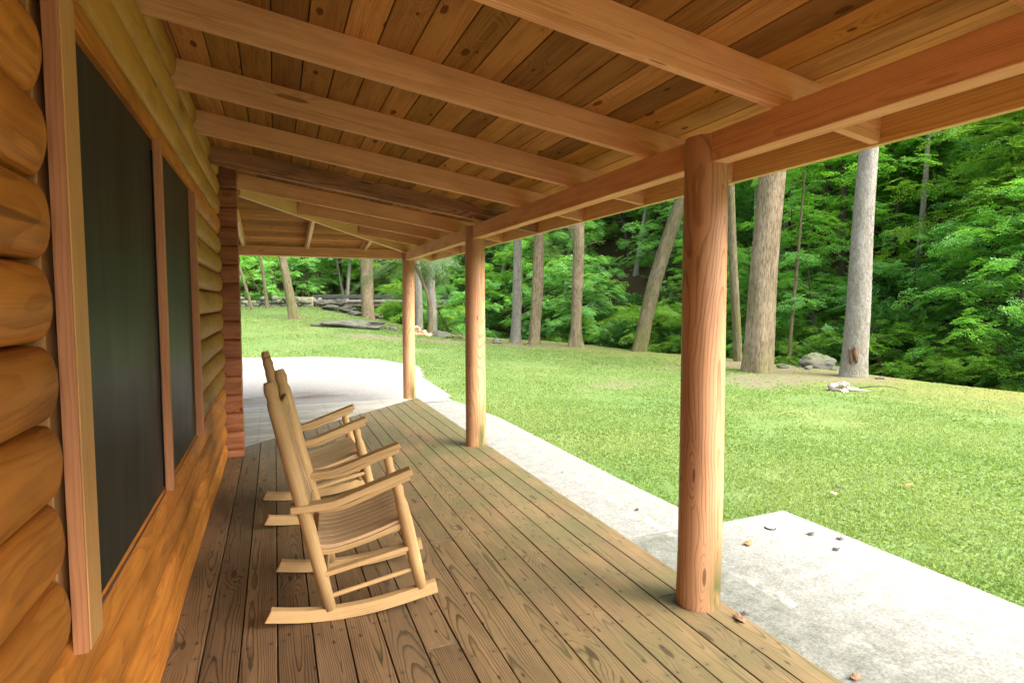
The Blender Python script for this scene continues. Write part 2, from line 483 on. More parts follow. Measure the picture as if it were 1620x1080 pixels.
def ground(x, y):
    x = np.asarray(x, float); y = np.asarray(y, float)
    s = 1 - sstep((x - 1.5) / 8.0)
    rise = 0.055 * np.clip(y - 8.9, 0, 24) * s
    z = -0.125 - 0.012 * np.clip(x - 3.5, 0, 9) + rise
    z = z + 0.10 * vnoise(x, y, 0.22, 1) * sstep((np.hypot(x - 1, y) - 6) / 8) + 0.02 * vnoise(x, y, 0.9, 2)
    cd = creek_d(x, y)
    dp = sstep((cd + 3.0) / 1.7) * 1.55
    up = np.clip(cd - 2.0, 0, 60)
    hill = up * 0.62 * sstep(up / 4.0) + 0.6 * vnoise(x, y, 0.3, 3) * sstep(up / 5)
    hillcap = np.where(hill > 26, 26 + (hill - 26) * 0.2, hill)
    z = z - dp + hillcap + sstep(cd / 3.0) * 0.5
    # far wood behind the lawn and the road
    fy = np.clip(y - 47, 0, 60)
    z = z + np.where(cd < 0, 0.42 * fy * sstep(fy / 10), 0.0)
    fx = np.clip(-x - 22, 0, 60)
    z = z + 0.4 * fx * sstep(fx / 8)
    return z

def gz(x, y): return float(ground(x, y))

DRIVE = [(-14, 8.98), (2.52, 8.98), (2.62, 9.6), (2.72, 11.2), (2.78, 12.8), (2.3, 13.7), (0.9, 14.2), (-2.5, 14.6), (-14, 15.2)]

def in_poly(x, y, poly):
    ins = np.zeros(np.shape(x), bool)
    n = len(poly)
    for i in range(n):
        (x1, y1), (x2, y2) = poly[i], poly[(i + 1) % n]
        c = ((y1 > y) != (y2 > y)) & (x < (x2 - x1) * (y - y1) / (y2 - y1 + 1e-12) + x1)
        ins ^= c
    return ins

# bare-earth patches: x, y, rx, ry, strength
PATCH = [(10.0, 9.5, 2.0, 1.0, 0.75), (11.6, 11.2, 1.6, 2.0, 0.8), (10.6, 20.2, 2.2, 1.0, 0.7), (6.3, 19.0, 2.4, 1.1, 0.9), (8.8, 20.8, 2.4, 1.2, 0.9),
         (4.0, 18.6, 2.3, 0.9, 0.75), (11.7, 8.9, 1.3, 0.9, 0.5), (6.3, 9.9, 0.8, 0.45, 0.5), (9.3, 12.0, 0.9, 0.5, 0.5), (7.6, 12.5, 0.7, 0.4, 0.35), (0.6, 25.6, .9, .7, .5), (4.2, 29, 1.6, 1, .5)]

def dirt_amt(x, y):
    d = np.zeros(np.shape(x))
    for (px, py, rx, ry, s) in PATCH:
        r = np.hypot((x - px) / rx, (y - py) / ry) + 0.9 * vnoise(x, y, 1.3, 5) + 0.5 * vnoise(x, y, 4.0, 6)
        d = np.maximum(d, s * (1 - sstep((r - 0.55) / 0.6)))
    return d

def build_ground():
    def axis(lo, hi, brk):
        out = [lo]
        while out[-1] < hi:
            c = out[-1]
            st = 0.22 if brk[0] < c < brk[1] else 0.22 + 0.05 * min(abs(c - brk[0]), abs(c - brk[1]))
            out.append(c + min(st, 4))
        return np.array(out)
    xs = axis(-75, 95, (-1, 19)); ys = axis(-50, 120, (0, 36))
    X, Y = np.meshgrid(xs, ys)
    Z = ground(X, Y)
    under = (X < 2.2) & (Y < 8.8)
    Z = np.where(under, np.minimum(Z, -0.35), Z)
    nx, ny = len(xs), len(ys)
    V = np.stack([X.ravel(), Y.ravel(), Z.ravel()], 1)
    i = np.arange(ny - 1)[:, None] * nx + np.arange(nx - 1)[None]
    F = np.stack([i, i + 1, i + nx + 1, i + nx], -1).reshape(-1, 4)
    me = bpy.data.meshes.new('ground')
    me.from_pydata(V.tolist(), [], F.tolist())
    cd = creek_d(X, Y)
    forest = np.maximum(sstep((cd + 2.7) / 0.7), sstep((Y - 41) / 4))
    forest = np.maximum(forest, sstep((-X - 17) / 4))
    moss = sstep((cd + 7.5) / 3.5) * 0.8 + 0.5 * vnoise(X, Y, 0.5, 8)
    for nm, arr in (('forest', forest), ('moss', np.clip(moss, 0, 1)), ('dirt', dirt_amt(X, Y))):
        a = me.attributes.new(nm, 'FLOAT', 'POINT')
        a.data.foreach_set('value', arr.ravel().astype(np.float32))
    me.shade_smooth()
    t = NT('ground_cover')
    p = t.pos()
    n1 = t.noise(p, 0.8, 5.0, 0.6); n2 = t.noise(p, 7.0, 5.0, 0.7); n3 = t.noise(p, 45.0, 4.0, 0.7)
    grass = t.mix(t.maprange(n1, 0.35, 0.65), (0.082, 0.145, 0.038), (0.13, 0.172, 0.057))
    grass = t.mix(t.math('MULTIPLY', t.maprange(n2, 0.42, 0.75), 0.4), grass, (0.06, 0.11, 0.028))
    grass = t.mix(t.math('MULTIPLY', t.maprange(n3, 0.5, 0.8), 0.5), grass, (0.17, 0.20, 0.075))
    mossc = t.mix(t.maprange(n2, 0.35, 0.7), (0.20, 0.195, 0.045), (0.13, 0.11, 0.045))
    c = t.mix(t.math('MULTIPLY', t.attr('moss').outputs['Fac'], t.maprange(n1, 0.25, 0.6, 0.4, 0.95)), grass, mossc)
    dirt = t.mix(t.maprange(n3, 0.35, 0.65), (0.20, 0.155, 0.115), (0.11, 0.08, 0.055))
    dm = t.math('MULTIPLY', t.attr('dirt').outputs['Fac'], t.maprange(n2, 0.25, 0.6, 0.6, 1.1), clamp=True)
    c = t.mix(dm, c, dirt)
    lit = t.mix(t.maprange(n3, 0.35, 0.65), (0.075, 0.045, 0.024), (0.03, 0.022, 0.014))
    lit = t.mix(t.math('MULTIPLY', t.maprange(n2, 0.45, 0.7), 0.5), lit, (0.035, 0.06, 0.018))
    c = t.mix(t.attr('forest').outputs['Fac'], c, lit)
    t.bsdf(c, 0.95, t.bump(n3, 0.5, 0.03), 0.1)
    me.materials.append(t.m)
    o = link('ground', me)
    tag(o, 'green lawn and forest floor falling to the creek and rising as a hillside', 'ground', kind='structure')
build_ground()

def slab(name, poly, top, thick, mat, label, cat, drape=None):
    me = bpy.data.meshes.new(name)
    n = len(poly)
    V = [(x, y, top) for x, y in poly] + [(x, y, top - thick) for x, y in poly]
    F = [tuple(range(n)), tuple(range(2 * n - 1, n - 1, -1))] + [(i, i + n, (i + 1) % n + n, (i + 1) % n) for i in range(n)]
    me.from_pydata(V, [], F)
    me.materials.append(mat)
    o = link(name, me)
    m = o.modifiers.new('bevel', 'BEVEL'); m.width = 0.008; m.segments = 2; m.limit_method = 'ANGLE'
    return tag(o, label, cat, kind='structure')

WZ = -0.10
jy = [8.93, 7.35, 5.90, 4.49, 3.245]
for i in range(4):
    xr0, xr1 = 2.80 - 0.0 * i, 2.80
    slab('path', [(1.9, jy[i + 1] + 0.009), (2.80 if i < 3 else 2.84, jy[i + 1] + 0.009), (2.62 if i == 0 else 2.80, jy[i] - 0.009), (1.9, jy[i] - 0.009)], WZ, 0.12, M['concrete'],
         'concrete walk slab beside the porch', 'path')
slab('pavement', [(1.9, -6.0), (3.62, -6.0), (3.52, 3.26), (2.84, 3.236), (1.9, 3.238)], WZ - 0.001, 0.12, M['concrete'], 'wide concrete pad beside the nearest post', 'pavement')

def build_drive():
    xs = np.arange(-14, 3.2, 0.07); ys = np.arange(8.9, 15.4, 0.07)
    X, Y = np.meshgrid(xs, ys)
    vid = {}; V = []; F = []
    def gv(i, j):
        if (i, j) not in vid:
            vid[(i, j)] = len(V)
            x, y = xs[j], ys[i]
            V.append((x, y, gz(x, y) + 0.03))
        return vid[(i, j)]
    xc, yc = np.meshgrid((xs[:-1] + xs[1:]) / 2, (ys[:-1] + ys[1:]) / 2)
    ins = in_poly(xc + 0.2 * vnoise(xc, yc, 0.7, 3), yc + 0.2 * vnoise(xc, yc, 0.7, 4), DRIVE)
    for i in range(len(ys) - 1):
        for j in range(len(xs) - 1):
            if ins[i, j]: F.append((gv(i, j), gv(i, j + 1), gv(i + 1, j + 1), gv(i + 1, j)))
    me = bpy.data.meshes.new('driveway'); me.from_pydata(V, [], F); me.materials.append(M['drive']); me.shade_smooth()
    o = link('driveway', me)
    tag(o, 'pale gravelly concrete parking pad beyond the end of the porch', 'driveway', kind='structure')
build_drive()

# creek water
def build_water():
    V, F = [], []
    for i, (cx, cy) in enumerate(CREEK):
        a = CREEK[max(i - 1, 0)]; b = CREEK[min(i + 1, len(CREEK) - 1)]
        d = (b - a) / np.hypot(*(b - a)); nrm = np.array([d[1], -d[0]])
        z = gz(cx, cy) + 0.28
        for s in (-1.7, 1.7):
            V.append((cx + nrm[0] * s, cy + nrm[1] * s, z))
        if i: F.append((2 * i - 2, 2 * i - 1, 2 * i + 1, 2 * i))
    me = bpy.data.meshes.new('water'); me.from_pydata(V, [], F)
    t = NT('creek_water')
    n = t.noise(t.pos(), 6.0, 4.0)
    t.bsdf((0.02, 0.025, 0.02), 0.08, t.bump(n, 0.4, 0.05), 0.5)
    me.materials.append(t.m)
    tag(link('water', me), 'dark shallow creek running between the lawn and the hillside', 'water', kind='structure')
build_water()

# ------------------------------------------------------------------ the cabin
cabin = empty('log_cabin', (0, 0, 0))
tag(cabin, 'honey coloured log cabin with a roofed timber porch along its wall', 'cabin')

def board(mb, axis, a0, a1, e0, e1, z, th, wr=None, slope=None):
    """Flat board. axis 'y': width a0..a1 in x, ends e0(x), e1(x) in y (callables). slope(x,y)->z of underside/top."""
    wr = random.random() if wr is None else wr
    cs = []
    for (a, e) in ((a0, e0), (a1, e0), (a1, e1), (a0, e1)):
        q = e(a) if callable(e) else e
        cs.append((a, q) if axis == 'y' else (q, a))
    P = []
    for k in (0, 1):
        for (x, y) in cs:
            zz = slope(x, y) if slope else z
            P.append((x, y, zz + (0 if k else -th)))
    if axis == 'x':
        P = [P[0], P[3], P[2], P[1], P[4], P[7], P[6], P[5]]
    box8(mb, P, wr, 1 if axis == 'y' else 0)

mitre = lambda x: 1.026 * x + 6.80
mitre_inv = lambda y: (y - 6.80) / 1.026
DECK_R, DECK_END = 2.0, 8.86
bw = 0.1443
mb = MB()
for i in range(17):
    x0 = -0.455 + i * bw
    x1 = x0 + bw - 0.0055
    # butt joints at random places
    cuts = sorted(random.sample([-1.2, 0.3, 1.35, 2.35, 3.4, 4.6, 5.7], 1 if i % 3 else 2))
    y = -4.0
    for c in cuts + [None]:
        zt = random.uniform(-0.0015, 0.0015)
        if c is None:
            board(mb, 'y', x0, x1, y, (lambda x: mitre(x)), zt, 0.03)
        else:
            board(mb, 'y', x0, x1, y, c - 0.0015, zt, 0.03)
            y = c + 0.0015
deckf = empty('porch_deck', (0, 0, 0), parent=cabin)
mb.build('deck_boards', M['deck'], deckf, bevel=0.003)
mb = MB()
for i in range(17):
    y1 = DECK_END - i * bw
    y0 = y1 - bw + 0.0055
    if y0 < 6.28: break
    cut = random.choice([-1.6, -2.4, -3.1])
    board(mb, 'x', y0, y1, cut + .0015, (lambda y: mitre_inv(y) - 0.006), random.uniform(-.0015, .0015), 0.03)
    board(mb, 'x', y0, y1, -7.0, cut - 0.0015, random.uniform(-.0015, .0015), 0.03)
tag(mb.build('side_boards', M['deck_grey'], deckf, bevel=0.003), 'grey weathered cross boards past the cabin corner')
mb = MB()
bar(mb, (1.97, -4, -0.075), (1.97, 8.80, -0.075), 0.035, 0.085)
bar(mb, (-7, 8.83, -0.075), (1.95, 8.83, -0.075), 0.035, 0.085)
for yy in np.arange(-3.8, 8.5, 0.406):
    bar(mb, (-0.5, yy, -0.10), (1.95, yy, -0.10), 0.038, 0.13)
mb.build('joists', M['deck'], deckf)

# logs --------------------------------------------------------------
LOGX, BULGE, PITCHZ = -0.494, 0.057, 0.1745
def log_piece(y0, y1, zb, zt, mat, parent, end0=False, end1=False, clip=None, xin=-0.66):
    ys = list(np.arange(y0, y1, 0.12))
    if len(ys) > 1 and y1 - ys[-1] < 0.09: ys.pop()
    if end0: ys = [y0, y0 + 0.008, y0 + 0.022, y0 + 0.05] + [q for q in ys if q > y0 + 0.09]
    if end1: ys = [q for q in ys if q < y1 - 0.09] + [y1 - 0.055, y1 - 0.025, y1 - 0.009, y1]
    else: ys.append(y1)
    K = 15
    sd = random.uniform(0, 50)
    V, W, F = [], [], []
    for y in ys:
        s = 1.0
        if end1:
            d = y1 - y
            if d < 0.055: s = math.sqrt(max(0.0, 1 - ((0.055 - d) / 0.055) ** 2)) * 0.30 + 0.70
        if end0:
            d = y - y0
            if d < 0.05: s = min(s, math.sqrt(max(0.0, 1 - ((0.05 - d) / 0.05) ** 2)) * 0.55 + 0.45)
        wobb = 0.003 * math.sin(y * 2.1 + sd) + 0.001 * math.sin(y * 5.3 + sd * 2)
        ring = []
        for k in range(K):
            u = k / (K - 1) * 2 - 1
            hz = (zt - zb) / 2 - 0.0035
            a = u * PI / 2
            b = (abs(math.cos(a)) ** 0.58) * (BULGE + wobb + 0.0015 * math.sin(3 * u + sd + y * .5))
            zc = (zb + zt) / 2 + math.copysign(abs(math.sin(a)) ** 1.05, u) * hz * (0.86 + 0.14 * s if s < 1 else 1)
            xx = LOGX + b * s - (1 - s) * 0.012
            if clip and clip[0] < y < clip[1] and zc < clip[2]: zc = clip[2] + 0.0001 * k
            ring.append((xx, y, zc))
        ring.append((xin, y, zt - 0.002)); ring.append((xin, y, max(zb + 0.002, clip[2] if clip and clip[0] < y < clip[1] else -9)))
        for p in ring:
            V.append(p); W.append((p[1], p[0] + 0.56, p[2] - (zb + zt) / 2))
    n = K + 2
    for i in range(len(ys) - 1):
        for k in range(n):
            a, b = i * n + k, i * n + (k + 1) % n
            F.append((a, a + n, b + n, b))
    F.append(tuple(range(n)))
    F.append(tuple(range(len(ys) * n - 1, (len(ys) - 1) * n - 1, -1)))
    m = MB(); m.add(V, F, W, random.random())
    o = m.build('log', mat, parent, smooth=True)
    o.data.set_sharp_from_angle(angle=math.radians(42))
    return o

wall = empty('front_wall', (0, 0, 0), parent=cabin)
W_Y0, W_Y1, W_Z0, W_Z1 = 1.60, 4.03, 0.655, 2.128
YEND = 6.03
for k in range(-1, 16):
    zb, zt = 0.15 + PITCHZ * k, 0.15 + PITCHZ * (k + 1)
    if zt < W_Z0 + 0.05:
        log_piece(-2.6, YEND, zb, zt, M['log'], wall, end1=True)
    elif zt < W_Z1 + 0.02:
        log_piece(-2.6, W_Y0 - 0.030, zb, zt, M['log'], wall, end1=True)
        log_piece(W_Y1 + 0.012, YEND, zb, zt, M['log_far'], wall, end0=False, end1=True)
    else:
        log_piece(-2.6, YEND, zb, zt, M['log_far'] if k > 11 else M['log'], wall, end1=True, clip=(W_Y0 - 0.0, W_Y1 + 0.0, W_Z1) if zb < W_Z1 else None)
# corner stack: ends of the side wall's logs, sawn flush
side = empty('side_wall', (0, 0, 0), parent=cabin)
for k in range(-1, 15):
    zb = 0.15 + PITCHZ * (k - 0.5) if k > -1 else -0.03
    zt = 0.15 + PITCHZ * (k + 0.5)
    if zt > 2.66: zt = 2.698
    V, W, F = [], [], []
    K = 11
    sd = random.uniform(0, 9)
    xs_ = [-7.0, -0.46, -0.40, -0.34, -0.306 + random.uniform(-.003, .003)]
    for x in xs_:
        for k2 in range(K):
            u = k2 / (K - 1) * 2 - 1
            zc = (zb + zt) / 2 + math.copysign(abs(math.sin(u * PI / 2)), u) * ((zt - zb) / 2 - 0.001)
            V.append((x, 6.095 - 0.022 * abs(math.cos(u * PI / 2)) ** 0.7 + 0.002 * math.sin(x * 30 + sd), zc))
        for k2 in range(K):
            u = 1 - k2 / (K - 1) * 2
            zc = (zb + zt) / 2 + math.copysign(abs(math.sin(u * PI / 2)), u) * ((zt - zb) / 2 - 0.001)
            V.append((x, 6.22 + 0.05 * abs(math.cos(u * PI / 2)) ** 0.7, zc))
    n = 2 * K
    W = [(p[0], p[1] - 6.16, p[2] - (zb + zt) / 2) for p in V]
    for i in range(len(xs_) - 1):
        for q in range(n):
            a, b = i * n + q, i * n + (q + 1) % n
            F.append((a, b, b + n, a + n))
    F.append(tuple(range(n - 1, -1, -1))); F.append(tuple(range((len(xs_) - 1) * n, len(xs_) * n)))
    m = MB(); m.add(V, F, W, random.random())
    o = m.build('log', M['log_red'], side, smooth=True); o.data.set_sharp_from_angle(angle=math.radians(50))
    if k == 5: tag(o, 'reddish brown sawn log end at the cabin corner')
# room shell behind the window
def shell():
    m = MB()
    bar(m, (-3.6, -2.5, 1.2), (-3.6, 6.1, 1.2), 0.1, 3.4)
    bar(m, (-3.6, -2.55, 1.2), (-0.67, -2.55, 1.2), 0.1, 3.4)
    bar(m, (-2.1, -2.5, -0.05), (-2.1, 6.05, -0.05), 2.9, 0.06)
    bar(m, (-2.1, -2.5, 2.72), (-2.1, 6.05, 2.72), 2.9, 0.06)
    m.build('interior', M['room'], cabin)
shell()

# window ------------------------------------------------------------
win = empty('window', (0, 0, 0), parent=cabin)
def trimbar(name, p0, p1, w, h, mat, up=(0, 0, 1)):
    m = MB(); bar(m, p0, p1, w, h, up, bev=0.002); return m.build(name, mat, win)
XF = -0.420
# near jamb: red near face, gold front face
m = MB(); bar(m, (-0.4385, 1.6045, W_Z0 - 0.013), (-0.4385, 1.6045, W_Z1 + 0.03), 0.011, 0.031, up=(1, 0, 0), wr=.4, bev=0.001); m.build('casing', M['trim'], win)
m = MB(); bar(m, (-0.57, 1.632, W_Z0 - 0.03), (-0.57, 1.632, W_Z1 + 0.03), 0.072, 0.19, up=(1, 0, 0), wr=.2, bev=0.002); m.build('buck', M['trim_gold'], win)
m = MB(); bar(m, (-0.4395, 1.663, W_Z0 - 0.013), (-0.4395, 1.663, W_Z1 + 0.03), 0.105, 0.036, up=(1, 0, 0), wr=.6, bev=0.002); tag(m.build('casing', M['trim_gold'], win), 'golden casing board on the near side of the window')
# mullion and far jamb
m = MB(); bar(m, (-0.437, 2.86, W_Z0), (-0.437, 2.86, W_Z1 + 0.002), 0.042, 0.030, up=(1, 0, 0), bev=0.002); m.build('mullion', M['trim'], win)
m = MB(); bar(m, (-0.48, 4.0, W_Z0), (-0.48, 4.0, W_Z1 - 0.015), 0.05, 0.115, up=(1, 0, 0), bev=0.002); m.build('casing', M['trim'], win)
# sill, sloping out
m = MB()
bar(m, (-0.50, 1.72, W_Z0 - 0.005), (-0.50, 3.972, W_Z0 - 0.005), 0.10, 0.022, up=(0.14, 0, 1)); m.build('sill', M['sill'], win)
# screens (two), with thin dark frames
def pane(y0, y1):
    me = bpy.data.meshes.new('insect_screen')
    X0, X1 = -0.4585, -0.4575
    z0, z1 = W_Z0 + 0.012, W_Z1 + 0.03
    V = [(X0, y0, z0), (X0, y1, z0), (X0, y1, z1), (X0, y0, z1)]
    me.from_pydata(V, [], [(0, 1, 2, 3)]); me.materials.append(M['screen'])
    sc = link('insect_screen', me, win)
    g = MB()
    for (a, b) in (((y0, z0 + .01), (y1, z0 + .01)), ((y0, z1 - .075), (y1, z1 - .075))):
        bar(g, (-0.463, a[0], a[1]), (-0.463, b[0], b[1]), 0.008, 0.022)
    for y in (y0 + .01, y1 - .01):
        bar(g, (-0.463, y, z0 + .02), (-0.463, y, z1 - .09), 0.02, 0.008, up=(1, 0, 0))
    g.build('screen_frame', M['screen_frame'], sc)
    # the sash behind: meeting rail and stiles, glass
    s = MB()
    zr = 1.40
    bar(s, (-0.515, y0, zr), (-0.515, y1, zr), 0.03, 0.045)
    bar(s, (-0.515, y0, z0 + .02), (-0.515, y1, z0 + .02), 0.03, 0.05)
    for y in (y0 + .03, y1 - .03, (y0 + y1) / 2):
        bar(s, (-0.515, y, z0), (-0.515, y, z1), 0.05, 0.03, up=(1, 0, 0))
    s.build('sash', simple('sash_paint', (0.10, 0.11, 0.10), 0.5), win)
    me = bpy.data.meshes.new('pane')
    me.from_pydata([(-0.53, y0, z0), (-0.53, y1, z0), (-0.53, y1, z1), (-0.53, y0, z1)], [], [(0, 1, 2, 3)])
    me.materials.append(M['glass'])
    link('pane', me, win)
pane(1.717, 2.838); pane(2.882, 3.972)
# curtain inside
def curtain(y0, y1):
    ys = np.linspace(y0, y1, 60)
    V, F = [], []
    for i, y in enumerate(ys):
        x = -0.66 + 0.018 * math.sin(i * 1.25) + 0.008 * math.sin(i * 0.5)
        V += [(x, y, 0.75), (x, y, 2.2)]
        if i: F.append((2 * i - 2, 2 * i, 2 * i + 1, 2 * i - 1))
    me = bpy.data.meshes.new('curtain'); me.from_pydata(V, [], F); me.materials.append(M['curtain']); me.shade_smooth()
    link('curtain', me, win)
curtain(2.45, 2.84); curtain(2.9, 3.1)

# roof --------------------------------------------------------------
RS = 0.149
zr_front = lambda x, y=0: 2.218 + RS * (1.83 - x)                 # underside of rafters
RS2 = (zr_front(-0.3) - zr_front(1.86)) / (8.87 - mitre(-0.3))
zr_side = lambda x, y: zr_front(1.86) + RS2 * (8.87 - y)
RH = 0.142
hipy = lambda x: 1.076 * (x + 0.3) + (6.49)                      # over the corner post
hipx = lambda y: (y - 6.49) / 1.076 - 0.3
roof = empty('porch_roof', (0, 0, 0), parent=cabin)
FX = 2.40
RAFT = [-1.6, -0.76, 0.09, 0.93, 1.775, 2.64, 3.49, 4.36, 5.28, 6.22]
for i, y in enumerate(RAFT):
    m = MB()
    x0 = -0.455 if y < 6.05 else -0.30
    bar(m, (x0, y + 0.02, zr_front(x0) + RH / 2), (FX, y + 0.02, zr_front(FX) + RH / 2), 0.04, RH, bev=0.002)
    o = m.build('rafter', M['rafter_dark'] if i == 8 else M['rafter'], roof)
    if i == 8: tag(o, 'dark weathered rafter with a big knot, nearest the cabin corner')
for y in (7.05, 7.87):
    m = MB(); x0 = hipx(y) + 0.05
    bar(m, (x0, y + 0.02, zr_front(x0) + RH / 2), (FX, y + 0.02, zr_front(FX) + RH / 2), 0.04, RH, bev=0.002)
    m.build('rafter', M['rafter'], roof)
for x in (-0.38, 0.45, 1.25):
    m = MB(); y0 = hipy(x) + 0.05
    bar(m, (x, y0, zr_side(x, y0) + RH / 2), (x, 9.40, zr_side(x, 9.40) + RH / 2), 0.04, RH, bev=0.002)
    m.build('rafter', M['rafter_yellow'], roof)
for x in np.arange(-1.2, -7, -0.84):
    m = MB()
    bar(m, (x, 6.3, zr_side(x, 6.3) + RH / 2), (x, 9.40, zr_side(x, 9.40) + RH / 2), 0.04, RH, bev=0.002)
    m.build('rafter', M['rafter_yellow'], roof)
m = MB()
bar(m, (-0.30, hipy(-0.30), zr_front(-0.30) + 0.055), (2.36, hipy(2.36), zr_front(2.36) + 0.055), 0.042, 0.165, bev=0.002)
m.build('hip_rafter', M['rafter_yellow'], roof)
# ceiling boards
cz = lambda x, y: zr_front(x) + RH + 0.019
cz2 = lambda x, y: zr_side(x, y) + RH + 0.019
m = MB()
pw = 0.142
for i in range(21):
    x0 = FX - (i + 1) * pw + 0.03; x1 = x0 + pw - 0.005
    if x1 < -0.62: break
    y = -1.75; cut = random.choice([0.95, 2.66, 4.38, 1.79, 3.51])
    for c in (cut, None):
        e1 = (lambda xx: max(6.49 if xx < -0.3 else 0, hipy(xx) - 0.002)) if c is None else c - 0.001
        wr = random.random()
        board(m, 'y', x0, x1, y, e1, 0, 0.019, wr, slope=cz)
        if c: y = c + 0.001
m.build('ceiling', M['ceiling'], roof, bevel=0.003)
m = MB()
for i in range(24):
    y0 = 9.42 - (i + 1) * pw; y1 = y0 + pw - 0.009
    if y1 < 6.3: break
    board(m, 'x', y0, y1, -7.2, (lambda yy: hipx(yy) + 0.002), 0, 0.019, None, slope=cz2)
tag(m.build('ceiling', M['ceiling'], roof, bevel=0.003), 'ceiling boards past the corner, running crosswise')
# roofing above, stopped just behind the camera to let light in
m = MB()
board(m, 'y', -0.68, FX + 0.06, -1.78, lambda xx: hipy(xx) + 0.01, 0, 0.03, slope=lambda x, y: cz(x, y) + 0.034)
board(m, 'x', 6.2, 9.48, -7.2, lambda yy: hipx(yy) + 0.01, 0, 0.03, slope=lambda x, y: cz2(x, y) + 0.034)
m.build('roofing', M['roofing'], roof)
m = MB()
board(m, 'y', -7.2, -0.6, -3.4, 6.5, 0, 0.05, slope=lambda x, y: 2.90 + 0.25 * (-0.6 - x))
m.build('main_roof', M['roofing'], cabin)
# fascia
m = MB()
bar(m, (FX + 0.0185, -1.78, zr_front(FX) + 0.079), (FX + 0.0185, 9.40, zr_front(FX) + 0.079), 0.036, 0.165, bev=0.002)
tag(m.build('fascia', M['rafter_yellow'], roof), 'golden outer fascia board along the eaves')
m = MB()
bar(m, (-7.2, 9.42, zr_side(0, 9.42) + 0.079), (FX + 0.03, 9.42, zr_side(0, 9.42) + 0.079), 0.036, 0.165, bev=0.002)
m.build('fascia', M['rafter_yellow'], roof)

# beam and posts ----------------------------------------------------
PX = 1.88
POSTS = [(-1.25, None), (2.24, None), (5.66, None), (8.86, None)]
BT, BB = 2.2165, 2.085
segs = [(-1.7, 2.20), (2.28, 5.62), (5.70, 8.82)]
for a, b in segs:
    m = MB(); bar(m, (PX - 0.005, a, (BT + BB) / 2), (PX - 0.005, b, (BT + BB) / 2), 0.09, BT - BB, bev=0.003)
    m.build('beam', M['rafter'], roof)
m = MB(); bar(m, (-7.0, 8.90, 2.172), (PX - 0.09, 8.90, 2.172), 0.085, 0.132, bev=0.003)
m.build('beam', M['rafter'], roof)
for i, (py, _) in enumerate(POSTS):
    m = MB()
    r0 = 0.101 if i < 3 else 0.092
    zs = [-0.0, 0.02, 0.25, 0.6, 1.0, 1.4, 1.8, 2.05, 2.19, 2.212]
    tube(m, [(PX + (0.004 * math.sin(z * 2 + i) if z > .1 else 0), py, z) for z in zs],
         [r0 * (1.015 - 0.018 * z) * (0.985 if k in (0, len(zs) - 1) else 1) for k, z in enumerate(zs)], n=40, wob=0.018, wr=[.1, .33, .62, .81][i])
    o = m.build('post', M['post'], cabin, smooth=True)
    o.data.set_sharp_from_angle(angle=math.radians(50))
    tag(o, [None, 'nearest thick round post with green moss at its foot', 'middle round porch post', 'round corner post at the far end of the deck'][i])

# ------------------------------------------------------------------ rocking chairs
def catmull(pts, n=6):
    out = []
    P = [pts[0]] + list(pts) + [pts[-1]]
    for i in range(1, len(P) - 2):
        p0, p1, p2, p3 = [np.array(q, float) for q in P[i - 1:i + 3]]
        for k in range(n):
            t = k / n
            out.append(0.5 * (2 * p1 + (p2 - p0) * t + (2 * p0 - 5 * p1 + 4 * p2 - p3) * t * t + (3 * p1 - p0 - 3 * p2 + p3) * t ** 3))
    out.append(np.array(pts[-1], float))
    return out

def strip(mb, line, side0, side1, th, wr=None, end=0.0):
    """A flat curved slat: line of (s,z) swept in y from side0 to side1, thickness th (normal to line)."""
    line = [np.array(p, float) for p in line]
    V, W, L = [], [], 0
    for i, p in enumerate(line):
        d = line[min(i + 1, len(line) - 1)] - line[max(i - 1, 0)]; d /= np.hypot(*d)
        nrm = np.array([-d[1], d[0]])
        if i: L += np.hypot(*(p - line[i - 1]))
        for (yy, tt) in ((side0, -1), (side1, -1), (side1, 1), (side0, 1)):
            q = p + nrm * (th / 2 * tt)
            if i == 0: q = q + d * end * (tt + 1) / 2
            V.append((q[0], yy, q[1])); W.append((L, yy - (side0 + side1) / 2, tt * th / 2))
    F = [(0, 1, 2, 3), tuple(len(V) - 4 + k for k in (3, 2, 1, 0))]
    for i in range(len(line) - 1):
        for k in range(4):
            a, b = i * 4 + k, i * 4 + (k + 1) % 4
            F.append((a, a + 4, b + 4, b))
    mb.add(V, F, W, random.random() if wr is None else wr)

